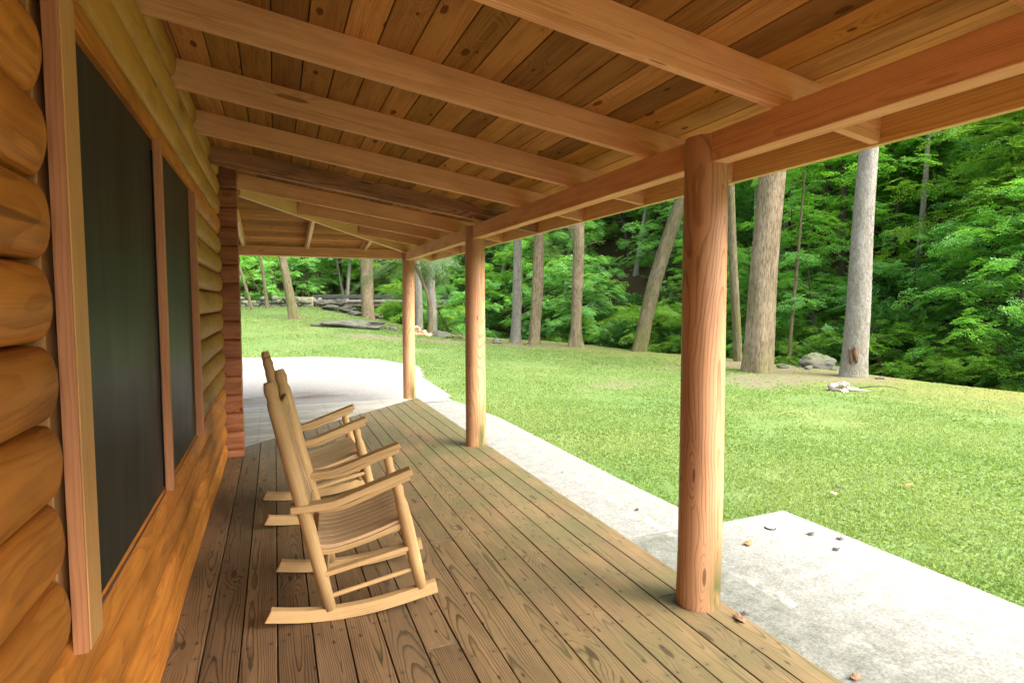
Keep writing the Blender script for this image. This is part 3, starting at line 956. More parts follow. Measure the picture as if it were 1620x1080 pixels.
def make_chair():
    root = empty('rocking_chair', (0, 0, 0))
    HW = 0.262           # half spacing of the rockers; local x = forward, y = to the chair's left
    for s in (-1, 1):
        y = s * HW
        m = MB(); strip(m, catmull([(0.0, 0.062), (0.16, 0.038), (0.33, 0.030), (0.52, 0.045), (0.77, 0.092)], 6), y - 0.020, y + 0.020, 0.056, end=0.022)
        m.build('rocker', M['chair'], root, bevel=0.004)
        # back post with turned finial
        pts = [(0.277, 0.050), (0.235, 0.24), (0.185, 0.46), (0.128, 0.70), (0.075, 0.94), (0.060, 1.005), (0.057, 1.018), (0.054, 1.03), (0.050, 1.05), (0.046, 1.07), (0.041, 1.093), (0.0385, 1.107), (0.038, 1.109)]
        rad = [0.027, 0.030, 0.032, 0.033, 0.033, 0.032, 0.030, 0.0245, 0.0285, 0.031, 0.0265, 0.0225, 0.020]
        m = MB(); tube(m, [(a, y - s * 0.012 * min(1, b), b) for a, b in pts], rad, n=20); m.build('back_post', M['chair'], root, smooth=True)
        pts = [(0.697, 0.095), (0.668, 0.23), (0.628, 0.42), (0.608, 0.505), (0.600, 0.54), (0.590, 0.588), (0.585, 0.615)]
        rad = [0.026, 0.030, 0.031, 0.029, 0.022, 0.026, 0.016]
        m = MB(); tube(m, [(a, y, b) for a, b in pts], rad, n=20); m.build('front_leg', M['chair'], root, smooth=True)
        m = MB(); strip(m, catmull([(0.115, 0.535), (0.20, 0.538), (0.30, 0.548), (0.40, 0.580), (0.52, 0.622), (0.655, 0.668)], 6), y - 0.036, y + 0.036, 0.032)
        # softened underside bulge of the arm
        strip(m, catmull([(0.23, 0.525), (0.33, 0.528), (0.43, 0.560), (0.53, 0.600), (0.645, 0.640)], 6), y - 0.033, y + 0.033, 0.022)
        m.build('armrest', M['chair'], root, bevel=0.005)
        m = MB(); bar(m, (0.245, y, 0.218), (0.665, y, 0.305), 0.046, 0.022, bev=0.004); m.build('stretcher', M['chair'], root)
        m = MB(); tube(m, [(0.27, y, 0.108), (0.69, y, 0.196)], [0.0105, 0.0105], n=12); m.build('stretcher', M['chair'], root)
    m = MB()
    bar(m, (0.672, -HW, 0.235), (0.672, HW, 0.235), 0.022, 0.028, bev=.004); m.build('stretcher', M['chair'], root)
    for xx, zz in ((0.690, 0.155), (0.262, 0.15)):
        m = MB(); tube(m, [(xx, -HW, zz), (xx, HW, zz)], [0.0105] * 2, n=12); m.build('stretcher', M['chair'], root)
    # seat rails and contoured slats running front to back
    prof = catmull([(0.222, 0.346), (0.30, 0.344), (0.40, 0.364), (0.50, 0.393), (0.575, 0.420), (0.625, 0.434)], 5)
    m = MB()
    for k in range(9):
        w = 2 * (HW - 0.002) / 9
        y0 = -HW + 0.002 + k * w
        strip(m, prof, y0 + 0.0022, y0 + w - 0.0022, 0.016)
    m.build('seat', M['chair_slat'], root, bevel=0.002)
    m = MB()
    for s in (-1, 1):
        strip(m, [(p[0], p[1] - 0.020) for p in prof], s * (HW - 0.004) - 0.011, s * (HW - 0.004) + 0.011, 0.024)
    bar(m, (0.612, -HW, 0.408), (0.612, HW, 0.408), 0.022, 0.03, up=(0, 0, 1)); bar(m, (0.235, -HW, 0.325), (0.235, HW, 0.325), 0.022, 0.03)
    m.build('seat_frame', M['chair'], root)
    # back: crest rail, lower rail, curved slats
    ax = lambda z: 0.185 + (z - 0.46) * (0.075 - 0.185) / 0.48
    m = MB()
    bar(m, (ax(0.945), -HW + .02, 0.945), (ax(0.945), HW - .02, 0.945), 0.022, 0.085, up=(-0.22, 0, 1), bev=0.005); m.build('back_rail', M['chair'], root); m = MB()
    bar(m, (ax(0.44), -HW + .02, 0.44), (ax(0.44), HW - .02, 0.44), 0.022, 0.05, up=(-0.22, 0, 1), bev=0.004)
    m.build('back_rail', M['chair'], root)
    for k in range(7):
        y0 = -HW + 0.047 + k * 0.0645
        m = MB(); strip(m, catmull([(ax(0.45), 0.45), (ax(0.6) - 0.012, 0.6), (ax(0.76) - 0.014, 0.76), (ax(0.92), 0.92)], 4), y0, y0 + 0.040, 0.010)
        m.build('back_slat', M['chair_slat'], root)
    return root

def copy_tree(o, parent=None):
    c = o.copy(); COL.objects.link(c); c.parent = parent
    for ch in list(o.children): copy_tree(ch, c)
    return c

# local side plane y=-HW holds the near rocker whose rear tip is at (ax,ay)
def place_chair(root, tip, ang):
    ca, sa = math.cos(ang), math.sin(ang)
    hw = 0.262
    root.location = (tip[0] - (0 * ca - (-hw) * sa), tip[1] - (0 * sa + (-hw) * ca), 0.0)
    root.rotation_euler = (0, 0, ang)
ch1 = make_chair()
place_chair(ch1, (-0.072, 2.775), math.radians(-5.2))
tag(ch1, 'slatted wooden rocking chair nearest the viewer, all of its curved runner in view', 'rocking chair', 'wooden rocking chairs on the porch')
ch2 = copy_tree(ch1)
place_chair(ch2, (-0.095, 4.03), math.radians(2.0))
tag(ch2, 'farther wooden rocking chair, half hidden behind the near one', 'rocking chair', 'wooden rocking chairs on the porch')
# ------------------------------------------------------------------ vegetation and loose things
FWD = np.array([math.sin(YAW), math.cos(YAW)]); RGT = np.array([math.cos(YAW), -math.sin(YAW)])
def W2(px, z):
    """Ground position seen in picture column px at depth z."""
    xc = (px - 810) / 930.0 * z
    return RGT * xc + FWD * z

def leaf_mat(name, c0, c1, c2, trans=0.5, rough=0.45, spec=0.3):
    t = NT(name)
    lr = t.attr('lr').outputs['Fac']
    oi = t.n('ObjectInfo').outputs['Random']
    n = t.noise(t.pos(), 0.45, 2.0)
    v = t.math('ADD', t.math('MULTIPLY', lr, 0.55), t.math('ADD', t.math('MULTIPLY', oi, 0.25), t.math('MULTIPLY', n, 0.35)))
    c = t.ramp(v, [(0.15, c0), (0.55, c1), (0.98, c2)])
    d = t.n('BsdfPrincipled'); t.set(d.inputs['Base Color'], c); d.inputs['Roughness'].default_value = rough
    d.inputs['Specular IOR Level'].default_value = spec
    tr = t.n('BsdfTranslucent'); t.set(tr.inputs['Color'], t.mix(1.0, c, (1.25, 1.15, 0.5), 'MULTIPLY'))
    mx = t.n('MixShader'); mx.inputs[0].default_value = trans
    t.l(d.outputs[0], mx.inputs[1]); t.l(tr.outputs[0], mx.inputs[2]); t.l(mx.outputs[0], t.out.inputs[0])
    return t.m
M['leaf'] = leaf_mat('maple_leaves', (0.085, 0.25, 0.04), (0.15, 0.40, 0.06), (0.27, 0.52, 0.10))
M['leaf2'] = leaf_mat('birch_leaves', (0.09, 0.26, 0.07), (0.155, 0.40, 0.10), (0.27, 0.51, 0.16))
M['leaf3'] = leaf_mat('lime_leaves', (0.09, 0.23, 0.035), (0.18, 0.38, 0.05), (0.32, 0.50, 0.09))
M['leaf_dark'] = leaf_mat('laurel_leaves', (0.045, 0.14, 0.035), (0.085, 0.23, 0.06), (0.15, 0.34, 0.09), trans=0.2, rough=0.45, spec=0.3)
M['needle'] = leaf_mat('hemlock_needles', (0.07, 0.13, 0.055), (0.14, 0.23, 0.11), (0.28, 0.38, 0.22), trans=0.35)
M['grass'] = leaf_mat('grass_blades', (0.082, 0.152, 0.038), (0.145, 0.228, 0.064), (0.27, 0.33, 0.13), trans=0.45, rough=0.7, spec=0.08)

def bark(name, dark, light, moss, ridge=22.0, amount=0.5, stretch=0.22, mossy=0.3):
    t = NT(name)
    wc = t.attr('wc').outputs['Vector']
    n1 = t.noise(t.vmath('MULTIPLY', wc, (ridge * stretch, ridge, ridge)), 1.0, 5.0, 0.65, 0.6)
    n2 = t.noise(t.vmath('MULTIPLY', wc, (1.2, 3, 3)), 1.0, 4.0, 0.6)
    n3 = t.noise(t.vmath('MULTIPLY', wc, (30, 60, 60)), 1.0, 3.0, 0.6)
    f = t.maprange(n1, 0.5 - amount * 0.3, 0.5 + amount * 0.3)
    c = t.mix(f, dark, light)
    c = t.mix(t.math('MULTIPLY', t.maprange(n2, 0.5, 0.7), 0.45), c, tuple(min(1, q * 1.35) for q in light))
    c = t.mix(t.math('MULTIPLY', t.maprange(n3, 0.5, 0.8), 0.3), c, dark)
    z = t.xyz(t.pos())[2]
    low = t.maprange(z, 2.2, -0.3, 0.25, 1.0)
    c = t.mix(t.math('MULTIPLY', t.math('MULTIPLY', t.maprange(n2, 0.62, 0.38), low), mossy), c, moss)
    h = t.math('ADD', n1, t.math('MULTIPLY', n3, 0.3))
    t.bsdf(c, 0.95, t.bump(h, 1.0, 0.05), 0.05)
    return t.m
M['bark_pale'] = bark('pale_bark', (0.12, 0.105, 0.085), (0.27, 0.25, 0.215), (0.20, 0.20, 0.10), ridge=16, amount=0.8, stretch=0.5, mossy=0.25)
M['bark_brown'] = bark('furrowed_bark', (0.07, 0.05, 0.032), (0.27, 0.21, 0.14), (0.17, 0.17, 0.06), ridge=26, amount=0.55, mossy=0.5)
M['bark_mossy'] = bark('mossy_bark', (0.05, 0.04, 0.025), (0.18, 0.15, 0.095), (0.125, 0.13, 0.035), ridge=24, amount=0.6, mossy=0.9)
M['bark_dark'] = bark('dark_bark', (0.035, 0.028, 0.020), (0.11, 0.09, 0.065), (0.07, 0.08, 0.03), ridge=26, amount=0.6, mossy=0.5)

# --- leaf meshes
def leaves_mesh(name, C, D, N, Ln, Wd, tone, mat):
    """C base points, D directions, N normals, lengths, widths -> rhombic leaves folded along the midrib."""
    C = np.asarray(C, float); D = D / (np.linalg.norm(D, axis=1, keepdims=True) + 1e-9)
    Sd = np.cross(D, N); Sd /= (np.linalg.norm(Sd, axis=1, keepdims=True) + 1e-9)
    Nn = np.cross(Sd, D)
    n = len(C)
    L = Ln[:, None]; Wv = Wd[:, None]
    V = np.empty((n, 4, 3))
    V[:, 0] = C
    V[:, 1] = C + D * L * 0.45 + Sd * Wv * 0.5 + Nn * Wv * 0.12
    V[:, 2] = C + D * L - Nn * L * 0.12
    V[:, 3] = C + D * L * 0.45 - Sd * Wv * 0.5 + Nn * Wv * 0.12
    me = bpy.data.meshes.new(name)
    me.vertices.add(n * 4); me.vertices.foreach_set('co', V.reshape(-1).astype(np.float32))
    me.loops.add(n * 4); me.loops.foreach_set('vertex_index', np.arange(n * 4, dtype=np.int32))
    me.polygons.add(n); me.polygons.foreach_set('loop_start', np.arange(0, n * 4, 4, dtype=np.int32))
    try: me.polygons.foreach_set('loop_total', np.full(n, 4, dtype=np.int32))
    except Exception: pass
    me.update(calc_edges=True)
    a = me.attributes.new('lr', 'FLOAT', 'POINT')
    a.data.foreach_set('value', np.repeat(tone, 4).astype(np.float32))
    me.materials.append(mat)
    return me

def spray_template(kind, r):
    """One flat twig of leaves lying in the xy plane, pointing along +x."""
    C, D, Nn, L, Wd = [], [], [], [], []
    if kind == 'broad':
        ln = 0.62; step = 0.036; ll, lw = 0.078, 0.046
        twigs = [((0, 0), 0.0, ln), ((0.14, 0), 0.75, 0.34), ((0.20, 0), -0.75, 0.32), ((0.36, 0), 0.7, 0.22), ((0.40, 0), -0.7, 0.2)]
    elif kind == 'needle':
        ln = 0.60; step = 0.026; ll, lw = 0.060, 0.016
        twigs = [((0, 0), 0.0, ln)] + [((0.06 + 0.075 * k, 0), (0.85 if k % 2 else -0.85), 0.30 - 0.03 * k) for k in range(7)]
    else:
        ln = 0.20; step = 0.030; ll, lw = 0.155, 0.050
        twigs = [((0, 0), 0.0, ln)]
    for (o, ang, t_l) in twigs:
        s = 0.04
        k = 0
        while s < t_l:
            side = 1 if k % 2 else -1
            px, py = o[0] + s * math.cos(ang), o[1] + s * math.sin(ang)
            if kind == 'whorl':
                a = k * 2.4; el = 0.25 + 0.5 * r.random()
                D.append((math.cos(a) * math.cos(el), math.sin(a) * math.cos(el), math.sin(el)))
                C.append((px * 0.3, py * 0.3, s * 0.4)); Nn.append((0, 0, 1))
            else:
                a = ang + side * (0.9 + 0.3 * r.random())
                D.append((math.cos(a), math.sin(a), r.normal(0, 0.16))); C.append((px, py, -0.18 * px * px / 0.5 + r.normal(0, 0.012)))
                Nn.append((r.normal(0, 0.25), r.normal(0, 0.25), 1))
            f = 0.75 + 0.5 * r.random()
            L.append(ll * f); Wd.append(lw * f)
            s += step * (0.7 + 0.6 * r.random()); k += 1
    return [np.array(q, float) for q in (C, D, Nn, L, Wd)]

def spray_crown(name, pts, dirs, kind, mat, r, size=(0.8, 1.25), tilt=0.28, tone_s=0.25, bend=0.0, keep=1.0):
    """Sprays at pts pointing along dirs."""
    T = [spray_template(kind, r) for _ in range(6)]
    Cs, Ds, Ns, Ls, Ws, Ts = [], [], [], [], [], []
    up0 = np.array([0, 0, 1.0])
    for p, d in zip(pts, dirs):
        C, D, Nn, L, Wd = T[r.integers(6)]
        x = np.array(d, float); x /= np.linalg.norm(x) + 1e-9
        up = up0 + r.normal(0, tilt, 3); y = np.cross(up, x); y /= np.linalg.norm(y) + 1e-9; z = np.cross(x, y)
        R = np.stack([x, y, z], 0)
        s = r.uniform(*size)
        m = r.random(len(C)) < keep
        Cs.append(p + (C[m] * s) @ R); Ds.append(D[m] @ R); Ns.append(Nn[m] @ R); Ls.append(L[m] * s ** .5); Ws.append(Wd[m] * s ** .5)
        Ts.append(np.clip(r.random() * 0.55 + r.random(m.sum()) * 0.45, 0, 1))
    return leaves_mesh(name, np.concatenate(Cs), np.concatenate(Ds), np.concatenate(Ns), np.concatenate(Ls), np.concatenate(Ws), np.concatenate(Ts), mat)

def trunk_tube(mb, pts, rads, n=10, flare=0.0, knob=0.0, seed=0):
    P = [Vector(p) for p in pts]
    V, Wc, Fc, L = [], [], [], 0
    rr = random.Random(seed)
    ph = [rr.uniform(0, 6.28) for _ in range(5)]
    for i, p in enumerate(P):
        d = (P[min(i + 1, len(P) - 1)] - P[max(i - 1, 0)]).normalized()
        ref = Vector((0, 1, 0)) if abs(d.y) < 0.9 else Vector((1, 0, 0))
        s = d.cross(ref).normalized(); u = s.cross(d)
        if i: L += (p - P[i - 1]).length
        fl = flare * math.exp(-L / 0.28)
        for k in range(n):
            a = 2 * PI * k / n
            r = rads[i] * (1 + fl * (0.55 + 0.6 * math.sin(3 * a + ph[0]) + 0.35 * math.sin(5 * a + ph[1])) + knob * (math.sin(2 * a + ph[2] + L) + 0.7 * math.sin(5 * a + ph[3] - L * 1.4) + 0.4 * math.sin(9 * a + ph[4])) * 0.5)
            V.append(p + s * r * math.cos(a) + u * r * math.sin(a))
            Wc.append((L, rads[0] * math.cos(a) + seed * .37, rads[0] * math.sin(a)))
    for i in range(len(P) - 1):
        for k in range(n):
            a, b = i * n + k, i * n + (k + 1) % n
            Fc.append((a, b, b + n, a + n))
    Fc.append(tuple(range((len(P) - 1) * n, len(P) * n)))
    mb.add(V, Fc, Wc, 0.5)

# --- understory tree variants (shared meshes)
def understory(seed, H, spread, kind='broad', mat='leaf', limbs=18, barkm='bark_dark', stems=1, low=0.2, dens=1.0):
    r = np.random.default_rng(seed)
    tb = MB()
    pts, dirs = [], []
    for st in range(stems):
        lean = r.normal(0, 0.12, 2) + (np.array([math.cos(st * 2.3), math.sin(st * 2.3)]) * 0.22 if stems > 1 else 0)
        N = 12
        path = []
        for i in range(N + 1):
            t = i / N
            path.append((lean[0] * H * t + 0.10 * math.sin(3 * t + seed), lean[1] * H * t + 0.10 * math.cos(4 * t + seed), -0.15 + H * t))
        r0 = 0.012 * H + 0.018
        trunk_tube(tb, path, [r0 * (1 - 0.85 * i / N) for i in range(N + 1)], 8, 0.6, 0.1, seed + st)
        for k in range(limbs // stems):
            t = low + (0.98 - low) * (k + r.random()) / (limbs // stems)
            b = np.array(path[int(t * N)])
            az = k * 2.4 + r.random() * 0.8
            ln = spread * (1.05 - 0.75 * max(0, t - 0.35)) * r.uniform(0.7, 1.15)
            el0 = 0.55 - 0.15 * r.random()
            seg = []
            p = b.copy(); n = 7
            a = az
            for j in range(n + 1):
                seg.append(tuple(p))
                e = el0 * (1 - 1.5 * j / n) + r.normal(0, 0.05)
                a += r.normal(0, 0.12)
                p = p + np.array([math.cos(a) * math.cos(e), math.sin(a) * math.cos(e), math.sin(e)]) * ln / n
            trunk_tube(tb, seg, [max(0.004, r0 * 0.42 * (1 - j / (n + .5))) for j in range(n + 1)], 5, 0, 0, seed)
            for j in range(1, n + 1):
                q = np.array(seg[j]); dd = np.array(seg[j]) - np.array(seg[j - 1]); dd /= np.linalg.norm(dd)
                for rep in range(int(round(4 * dens)) if j < n else 4):
                    ang = r.choice([-1, 1]) * r.uniform(0.35, 1.25) if j < n else r.uniform(-0.6, 0.6)
                    c, s = math.cos(ang), math.sin(ang)
                    d2 = np.array([dd[0] * c - dd[1] * s, dd[0] * s + dd[1] * c, dd[2] * 0.5 - 0.08 + r.normal(0, 0.08)])
                    pts.append(q + r.normal(0, 0.13, 3)); dirs.append(d2)
    me = spray_crown('crown', pts, dirs, kind, M[mat], r, size=(0.5, 1.1), tilt=0.42)
    return tb, me, M[barkm]

def variant(*a, **k):
    tb, crown, bm = understory(*a, **k)
    o = tb.build('trunk', bm, None, smooth=True)
    tm = o.data
    bpy.data.objects.remove(o)
    return tm, crown

VAR = [variant(11, 6.5, 2.3, mat='leaf', limbs=22), variant(12, 5.2, 2.1, mat='leaf2', limbs=20), variant(13, 7.6, 2.5, mat='leaf3', limbs=26, low=0.15),
       variant(14, 4.2, 1.9, mat='leaf2', limbs=18, stems=2, low=0.1), variant(15, 8.5, 2.7, mat='leaf', limbs=28, low=0.25), variant(16, 3.0, 1.5, mat='leaf3', limbs=16, stems=2, low=0.05), variant(17, 9.0, 2.2, mat='leaf2', limbs=20, low=0.45, barkm='bark_pale')]
def bush_variant(seed, R, H):
    r = np.random.default_rng(seed)
    tb = MB(); pts, dirs = [], []
    for k in range(9):
        az = k * 2.4; ln = R * r.uniform(0.5, 1.0)
        p = np.array([0.05 * math.cos(az), 0.05 * math.sin(az), -0.1]); seg = [tuple(p)]
        for j in range(5):
            e = 1.1 - 0.16 * j + r.normal(0, 0.15)
            p = p + np.array([math.cos(az) * math.cos(e), math.sin(az) * math.cos(e), math.sin(e)]) * H / 4.6
            az += r.normal(0, 0.25); seg.append(tuple(p))
        trunk_tube(tb, seg, [0.028 * (1 - j / 6.5) for j in range(6)], 6, 0, 0, seed)
    n = int(330 * R * H / 3)
    for i in range(n):
        u = r.random(); az = r.uniform(0, 2 * PI); rad = R * math.sqrt(r.random()) * (0.75 + 0.3 * math.sin(3 * az + seed))
        z = H * (0.12 + 0.88 * math.sqrt(max(0, 1 - (rad / (R * 1.08)) ** 2)) * (0.35 + 0.65 * u ** 0.5))
        pts.append((rad * math.cos(az), rad * math.sin(az), z)); dirs.append((math.cos(az), math.sin(az), 0.25))
    me = spray_crown('foliage', np.array(pts), dirs, 'whorl', M['leaf_dark'], r, size=(0.8, 1.2))
    o = tb.build('stem', M['bark_dark'], None, smooth=True); tm = o.data; bpy.data.objects.remove(o)
    return tm, me
BUSH = [bush_variant(31, 1.3, 1.7), bush_variant(32, 1.0, 1.2), bush_variant(33, 1.6, 2.3)]

def plant(name, meshes, x, y, scale, rz, parts, zs=1.0):
    e = empty(name, (x, y, gz(x, y)), rz)
    e.scale = (scale, scale, scale * zs)
    for nm, me in zip(parts, meshes): link(nm, me, e)
    return e

# --- the trunks one can tell apart
def tall_tree(px, z, w0, px1, y1, w1, barkm, label, H=15.0, crown_z=7.5, knob=0.08, flare=0.8, crown=True, name='tree', cmat='leaf', extra=None, bow=0.0, seed=1, kind='broad', crad=3.0, nlimb=14, depth1=None, group=None):
    b = W2(px, z); bz = gz(b[0], b[1])
    z1 = depth1 or z
    q = W2(px1, z1); h1 = 1.46 + (478 - y1) / 930.0 * z1 - bz
    d = (q - b) / h1
    r0 = w0 / 930.0 * z / 2; r1 = w1 / 930.0 * z1 / 2
    root = empty(name, (b[0], b[1], bz))
    tag(root, label, 'tree', group)
    N = 26
    path, rads = [], []
    for i in range(N + 1):
        h = -0.25 + (H + 0.25) * (i / N) ** 1.25
        k = h / h1
        bx = bow * math.sin(min(1.5, max(0, k)) * PI)
        path.append((d[0] * h + RGT[0] * bx + 0.02 * math.sin(h * 1.3 + seed), d[1] * h + RGT[1] * bx + 0.02 * math.cos(h * 1.1 + seed), h))
        rr = r0 + (r1 - r0) * min(1, max(0, k)) if k < 1 else r1 * (1 - 0.8 * (h - h1) / (H - h1 + .01))
        rads.append(max(0.01, rr))
    tb = MB(); trunk_tube(tb, path, rads, 24, flare, knob, seed)
    r = np.random.default_rng(seed * 7 + 3)
    pts, dirs = [], []
    def at(h):
        i = min(range(len(path)), key=lambda k: abs(path[k][2] - h))
        return np.array(path[i]), rads[i]
    for k in range(nlimb):
        h = crown_z + (H - crown_z) * (k + r.random()) / nlimb
        p, rr = at(h); az = k * 2.4 + r.random(); ln = crad * (1.1 - 0.6 * (h - crown_z) / (H - crown_z)) * r.uniform(0.7, 1.1)
        seg = [tuple(p)]
        for j in range(6):
            e = (0.45 if kind == 'broad' else 0.05) - (0.10 if kind == 'broad' else 0.12) * j
            p = p + np.array([math.cos(az) * math.cos(e), math.sin(az) * math.cos(e), math.sin(e)]) * ln / 6
            az += r.normal(0, 0.15); seg.append(tuple(p))
            dd = np.array(seg[-1]) - np.array(seg[-2]); dd /= np.linalg.norm(dd)
            for rep in range(4 if kind == 'broad' else 5):
                ang = r.uniform(-1.3, 1.3); c, s = math.cos(ang), math.sin(ang)
                pts.append(p + r.normal(0, 0.12, 3)); dirs.append((dd[0] * c - dd[1] * s, dd[0] * s + dd[1] * c, dd[2] * 0.4 - (0.05 if kind == 'broad' else 0.35) + r.normal(0, 0.1)))
        trunk_tube(tb, seg, [max(0.006, min(rr * 0.4, 0.05) * (1 - j / 6.6)) for j in range(7)], 6, 0, 0, seed)
    for ex in (extra or []):
        h, az, ln, e0, de, rad = ex
        p, rr = at(h); seg = [tuple(p)]
        for j in range(8):
            e = e0 + de * j + r.normal(0, 0.09)
            p = p + np.array([math.cos(az) * math.cos(e), math.sin(az) * math.cos(e), math.sin(e)]) * ln / 8
            az += r.normal(0, 0.13); seg.append(tuple(p))
            if j in (3, 5, 6):
                a2 = az + r.choice([-1, 1]) * 0.8
                s2 = [tuple(p)]; p2 = p.copy()
                for jj in range(4):
                    p2 = p2 + np.array([math.cos(a2) * 0.95, math.sin(a2) * 0.95, math.sin(e) + r.normal(0, 0.1)]) * ln / 14
                    s2.append(tuple(p2))
                trunk_tube(tb, s2, [max(0.003, rad * 0.35 * (1 - q / 5)) for q in range(5)], 5, 0, 0, seed)
        trunk_tube(tb, seg, [max(0.004, rad * (1 - j / 9)) for j in range(9)], 6, 0, 0, seed)
    o = tb.build('trunk', M[barkm], root, smooth=True)
    if crown:
        link('crown', spray_crown('crown', pts, dirs, kind, M[cmat], r, size=(0.8, 1.5)), root)
    return root

right_az = math.atan2(RGT[1], RGT[0]); left_az = right_az + PI
tf = tall_tree(1352, 13.0, 37, 1364, 235, 27, 'bark_pale', 'tall straight pale grey tree with a brown scar low on its trunk', H=17, seed=1, crown_z=8.5, knob=0.03, flare=0.35)
te = tall_tree(1199, 13.9, 45, 1215, 272, 38, 'bark_brown', 'thick brown barked tree on the lawn edge just right of the nearest post', H=17, seed=2, crown_z=8.5, knob=0.05, flare=0.3)
tall_tree(1012, 20.5, 24, 1070, 330, 19, 'bark_mossy', 'mossy tree leaning to the right over the bank', H=15, seed=3, crown_z=7, bow=-0.10, flare=0.4)
tall_tree(912, 22.0, 17, 914, 355, 17, 'bark_brown', 'slim upright tree with bare dead branches high on its trunk', H=15, seed=4, crown_z=8, flare=1.4,
          extra=[(4.6, left_az, 2.3, 0.1, -0.03, .03), (4.9, right_az, 1.9, 0.35, 0.02, .028), (4.2, left_az + .5, 1.9, 0.05, 0.03, .022), (5.2, left_az - .3, 2.6, 0.15, -0.05, .028), (3.9, right_az + .6, 1.2, 0.2, 0, .018), (5.6, right_az - .4, 2.4, 0.1, -0.03, .025)])
tall_tree(846, 23.0, 17, 853, 375, 16, 'bark_brown', 'deeply furrowed tree left of the slim one with dead branches', H=15, seed=5, crown_z=6.0, flare=0.7, knob=0.16, kind='needle', cmat='needle', crad=2.6, nlimb=18)
tall_tree(816, 24.0, 17, 819, 400, 13, 'bark_pale', 'pale trunk that widens at its foot, just right of the middle post', H=14, seed=6, crown_z=4.4, flare=0.8, kind='needle', cmat='needle', crad=3.0, nlimb=26)
tall_tree(663, 29.0, 12, 661, 405, 11, 'bark_pale', 'left one of two pale trunks standing close together behind the corner post', H=14, seed=7, crown_z=5.6, flare=0.2)
tall_tree(684, 29.5, 15, 682, 405, 13, 'bark_pale', 'right one of two pale trunks standing close together behind the corner post', H=14, seed=8, crown_z=6.0, flare=0.2)
tall_tree(679, 21.5, 6.5, 660, 425, 5, 'bark_mossy', 'small crooked tree with pale feathery branches by the firewood', H=5.4, seed=9, crown_z=2.4, flare=1.0, bow=0.25, kind='needle', cmat='needle', crad=1.7, nlimb=15,
          extra=[(1.9, right_az, 0.9, 0.9, 0.1, .03)])
tall_tree(583, 29.0, 20, 581, 408, 19, 'bark_brown', 'broad trunk standing in front of the bridge', H=15, seed=10, crown_z=4.6, flare=0.3,
          extra=[(3.3, right_az, 2.6, -0.05, 0.0, .03)])
tall_tree(467, 24.0, 15, 448, 405, 11, 'bark_mossy', 'mossy tree leaning left on the far lawn', H=12, seed=11, crown_z=3.9, flare=0.8)
tall_tree(424, 29.0, 5.5, 414, 405, 4.5, 'bark_mossy', 'slender young tree behind the left leaning tree', H=9, seed=12, crown_z=3.6, flare=0.5, crad=2.0)
tall_tree(399, 28.0, 5.0, 383, 430, 4.5, 'bark_mossy', 'thin tree close to the cabin corner in the picture, bent to the left', H=8, seed=13, crown_z=3.3, flare=0.4, crad=1.8)
tall_tree(1168, 16.5, 13, 1150, 290, 12, 'bark_mossy', 'dark slim tree between the nearest post and the thick brown tree', H=12, seed=14, crown_z=5.5, flare=0.3)
tall_tree(1247, 19.0, 6, 1258, 420, 5, 'bark_mossy', 'thin pale sapling between the two big trees', H=9, seed=15, crown_z=6.4, flare=0.3)
tall_tree(1447, 21.0, 10, 1452, 330, 8, 'bark_pale', 'left one of two slim pale trees on the slope right of the scarred tree', H=13, seed=16, crown_z=8, flare=0.2)
tall_tree(1470, 24.0, 9, 1478, 250, 8, 'bark_pale', 'right one of two slim pale trees on the slope right of the scarred tree', H=15, seed=17, crown_z=9, flare=0.2)
tall_tree(1330, 24.0, 12, 1328, 330, 11, 'bark_dark', 'dark trunk deep in the wood just left of the scarred tree', H=14, seed=18, crown_z=8, flare=0.2)
tall_tree(1588, 27.0, 7, 1592, 230, 7, 'bark_pale', 'slim pale tree high on the slope at the right edge of the picture', H=13, seed=19, crown_z=9, flare=0.2)
tall_tree(1552, 24.0, 5, 1550, 330, 4, 'bark_pale', 'thin pale sapling on the slope near the right edge of the picture', H=9, seed=20, crown_z=6, flare=0.2)
tall_tree(760, 31.0, 9, 742, 440, 7, 'bark_dark', 'dark leaning trunk deep in the wood just right of the middle post', H=12, seed=21, crown_z=6, flare=0.2)
tall_tree(541, 50.0, 7, 540, 410, 6, 'bark_dark', 'left one of two dark trunks far behind the bridge', H=12, seed=22, crown_z=6, flare=0.2)
tall_tree(601, 52.0, 7, 606, 410, 6, 'bark_dark', 'right one of two dark trunks far behind the bridge', H=12, seed=23, crown_z=6, flare=0.2)

# scar on the pale tree: two torn vertical wounds
def scar():
    b = Vector(tf.location); toc = (Vector((0, 0, 0)) - Vector((b.x, b.y, 0))).normalized()
    side = Vector((toc.y, -toc.x, 0)) * -1
    r = 0.262
    for k, (dx, z0, z1, w) in enumerate([(-0.055, 0.30, 0.66, 0.040), (0.045, 0.32, 0.72, 0.045)]):
        mb = MB(); pts, rd = [], []
        for i in range(7):
            t = i / 6
            a = dx + 0.02 * math.sin(t * 5 + k)
            p = toc * math.sqrt(max(0.01, r * r - a * a)) * (0.975) + (Vector((-toc.y, toc.x, 0)) * a)
            pts.append((p.x, p.y, z0 + (z1 - z0) * t)); rd.append(w * math.sin(PI * (0.08 + 0.84 * t)) * 0.8 + 0.004)
        tube(mb, pts, rd, n=12, wob=0.2)
        tag(mb.build('scar', M['scar'], tf, smooth=True), 'brown torn bark wound')
t_ = NT('torn_wood'); n_ = t_.noise(t_.vmath('MULTIPLY', t_.attr('wc').outputs['Vector'], (6, 60, 60)), 1.0, 3.0)
t_.bsdf(t_.mix(t_.maprange(n_, .35, .65), (0.03, 0.016, 0.009), (0.15, 0.085, 0.045)), 0.9, t_.bump(n_, 0.6, 0.01)); M['scar'] = t_.m
scar()

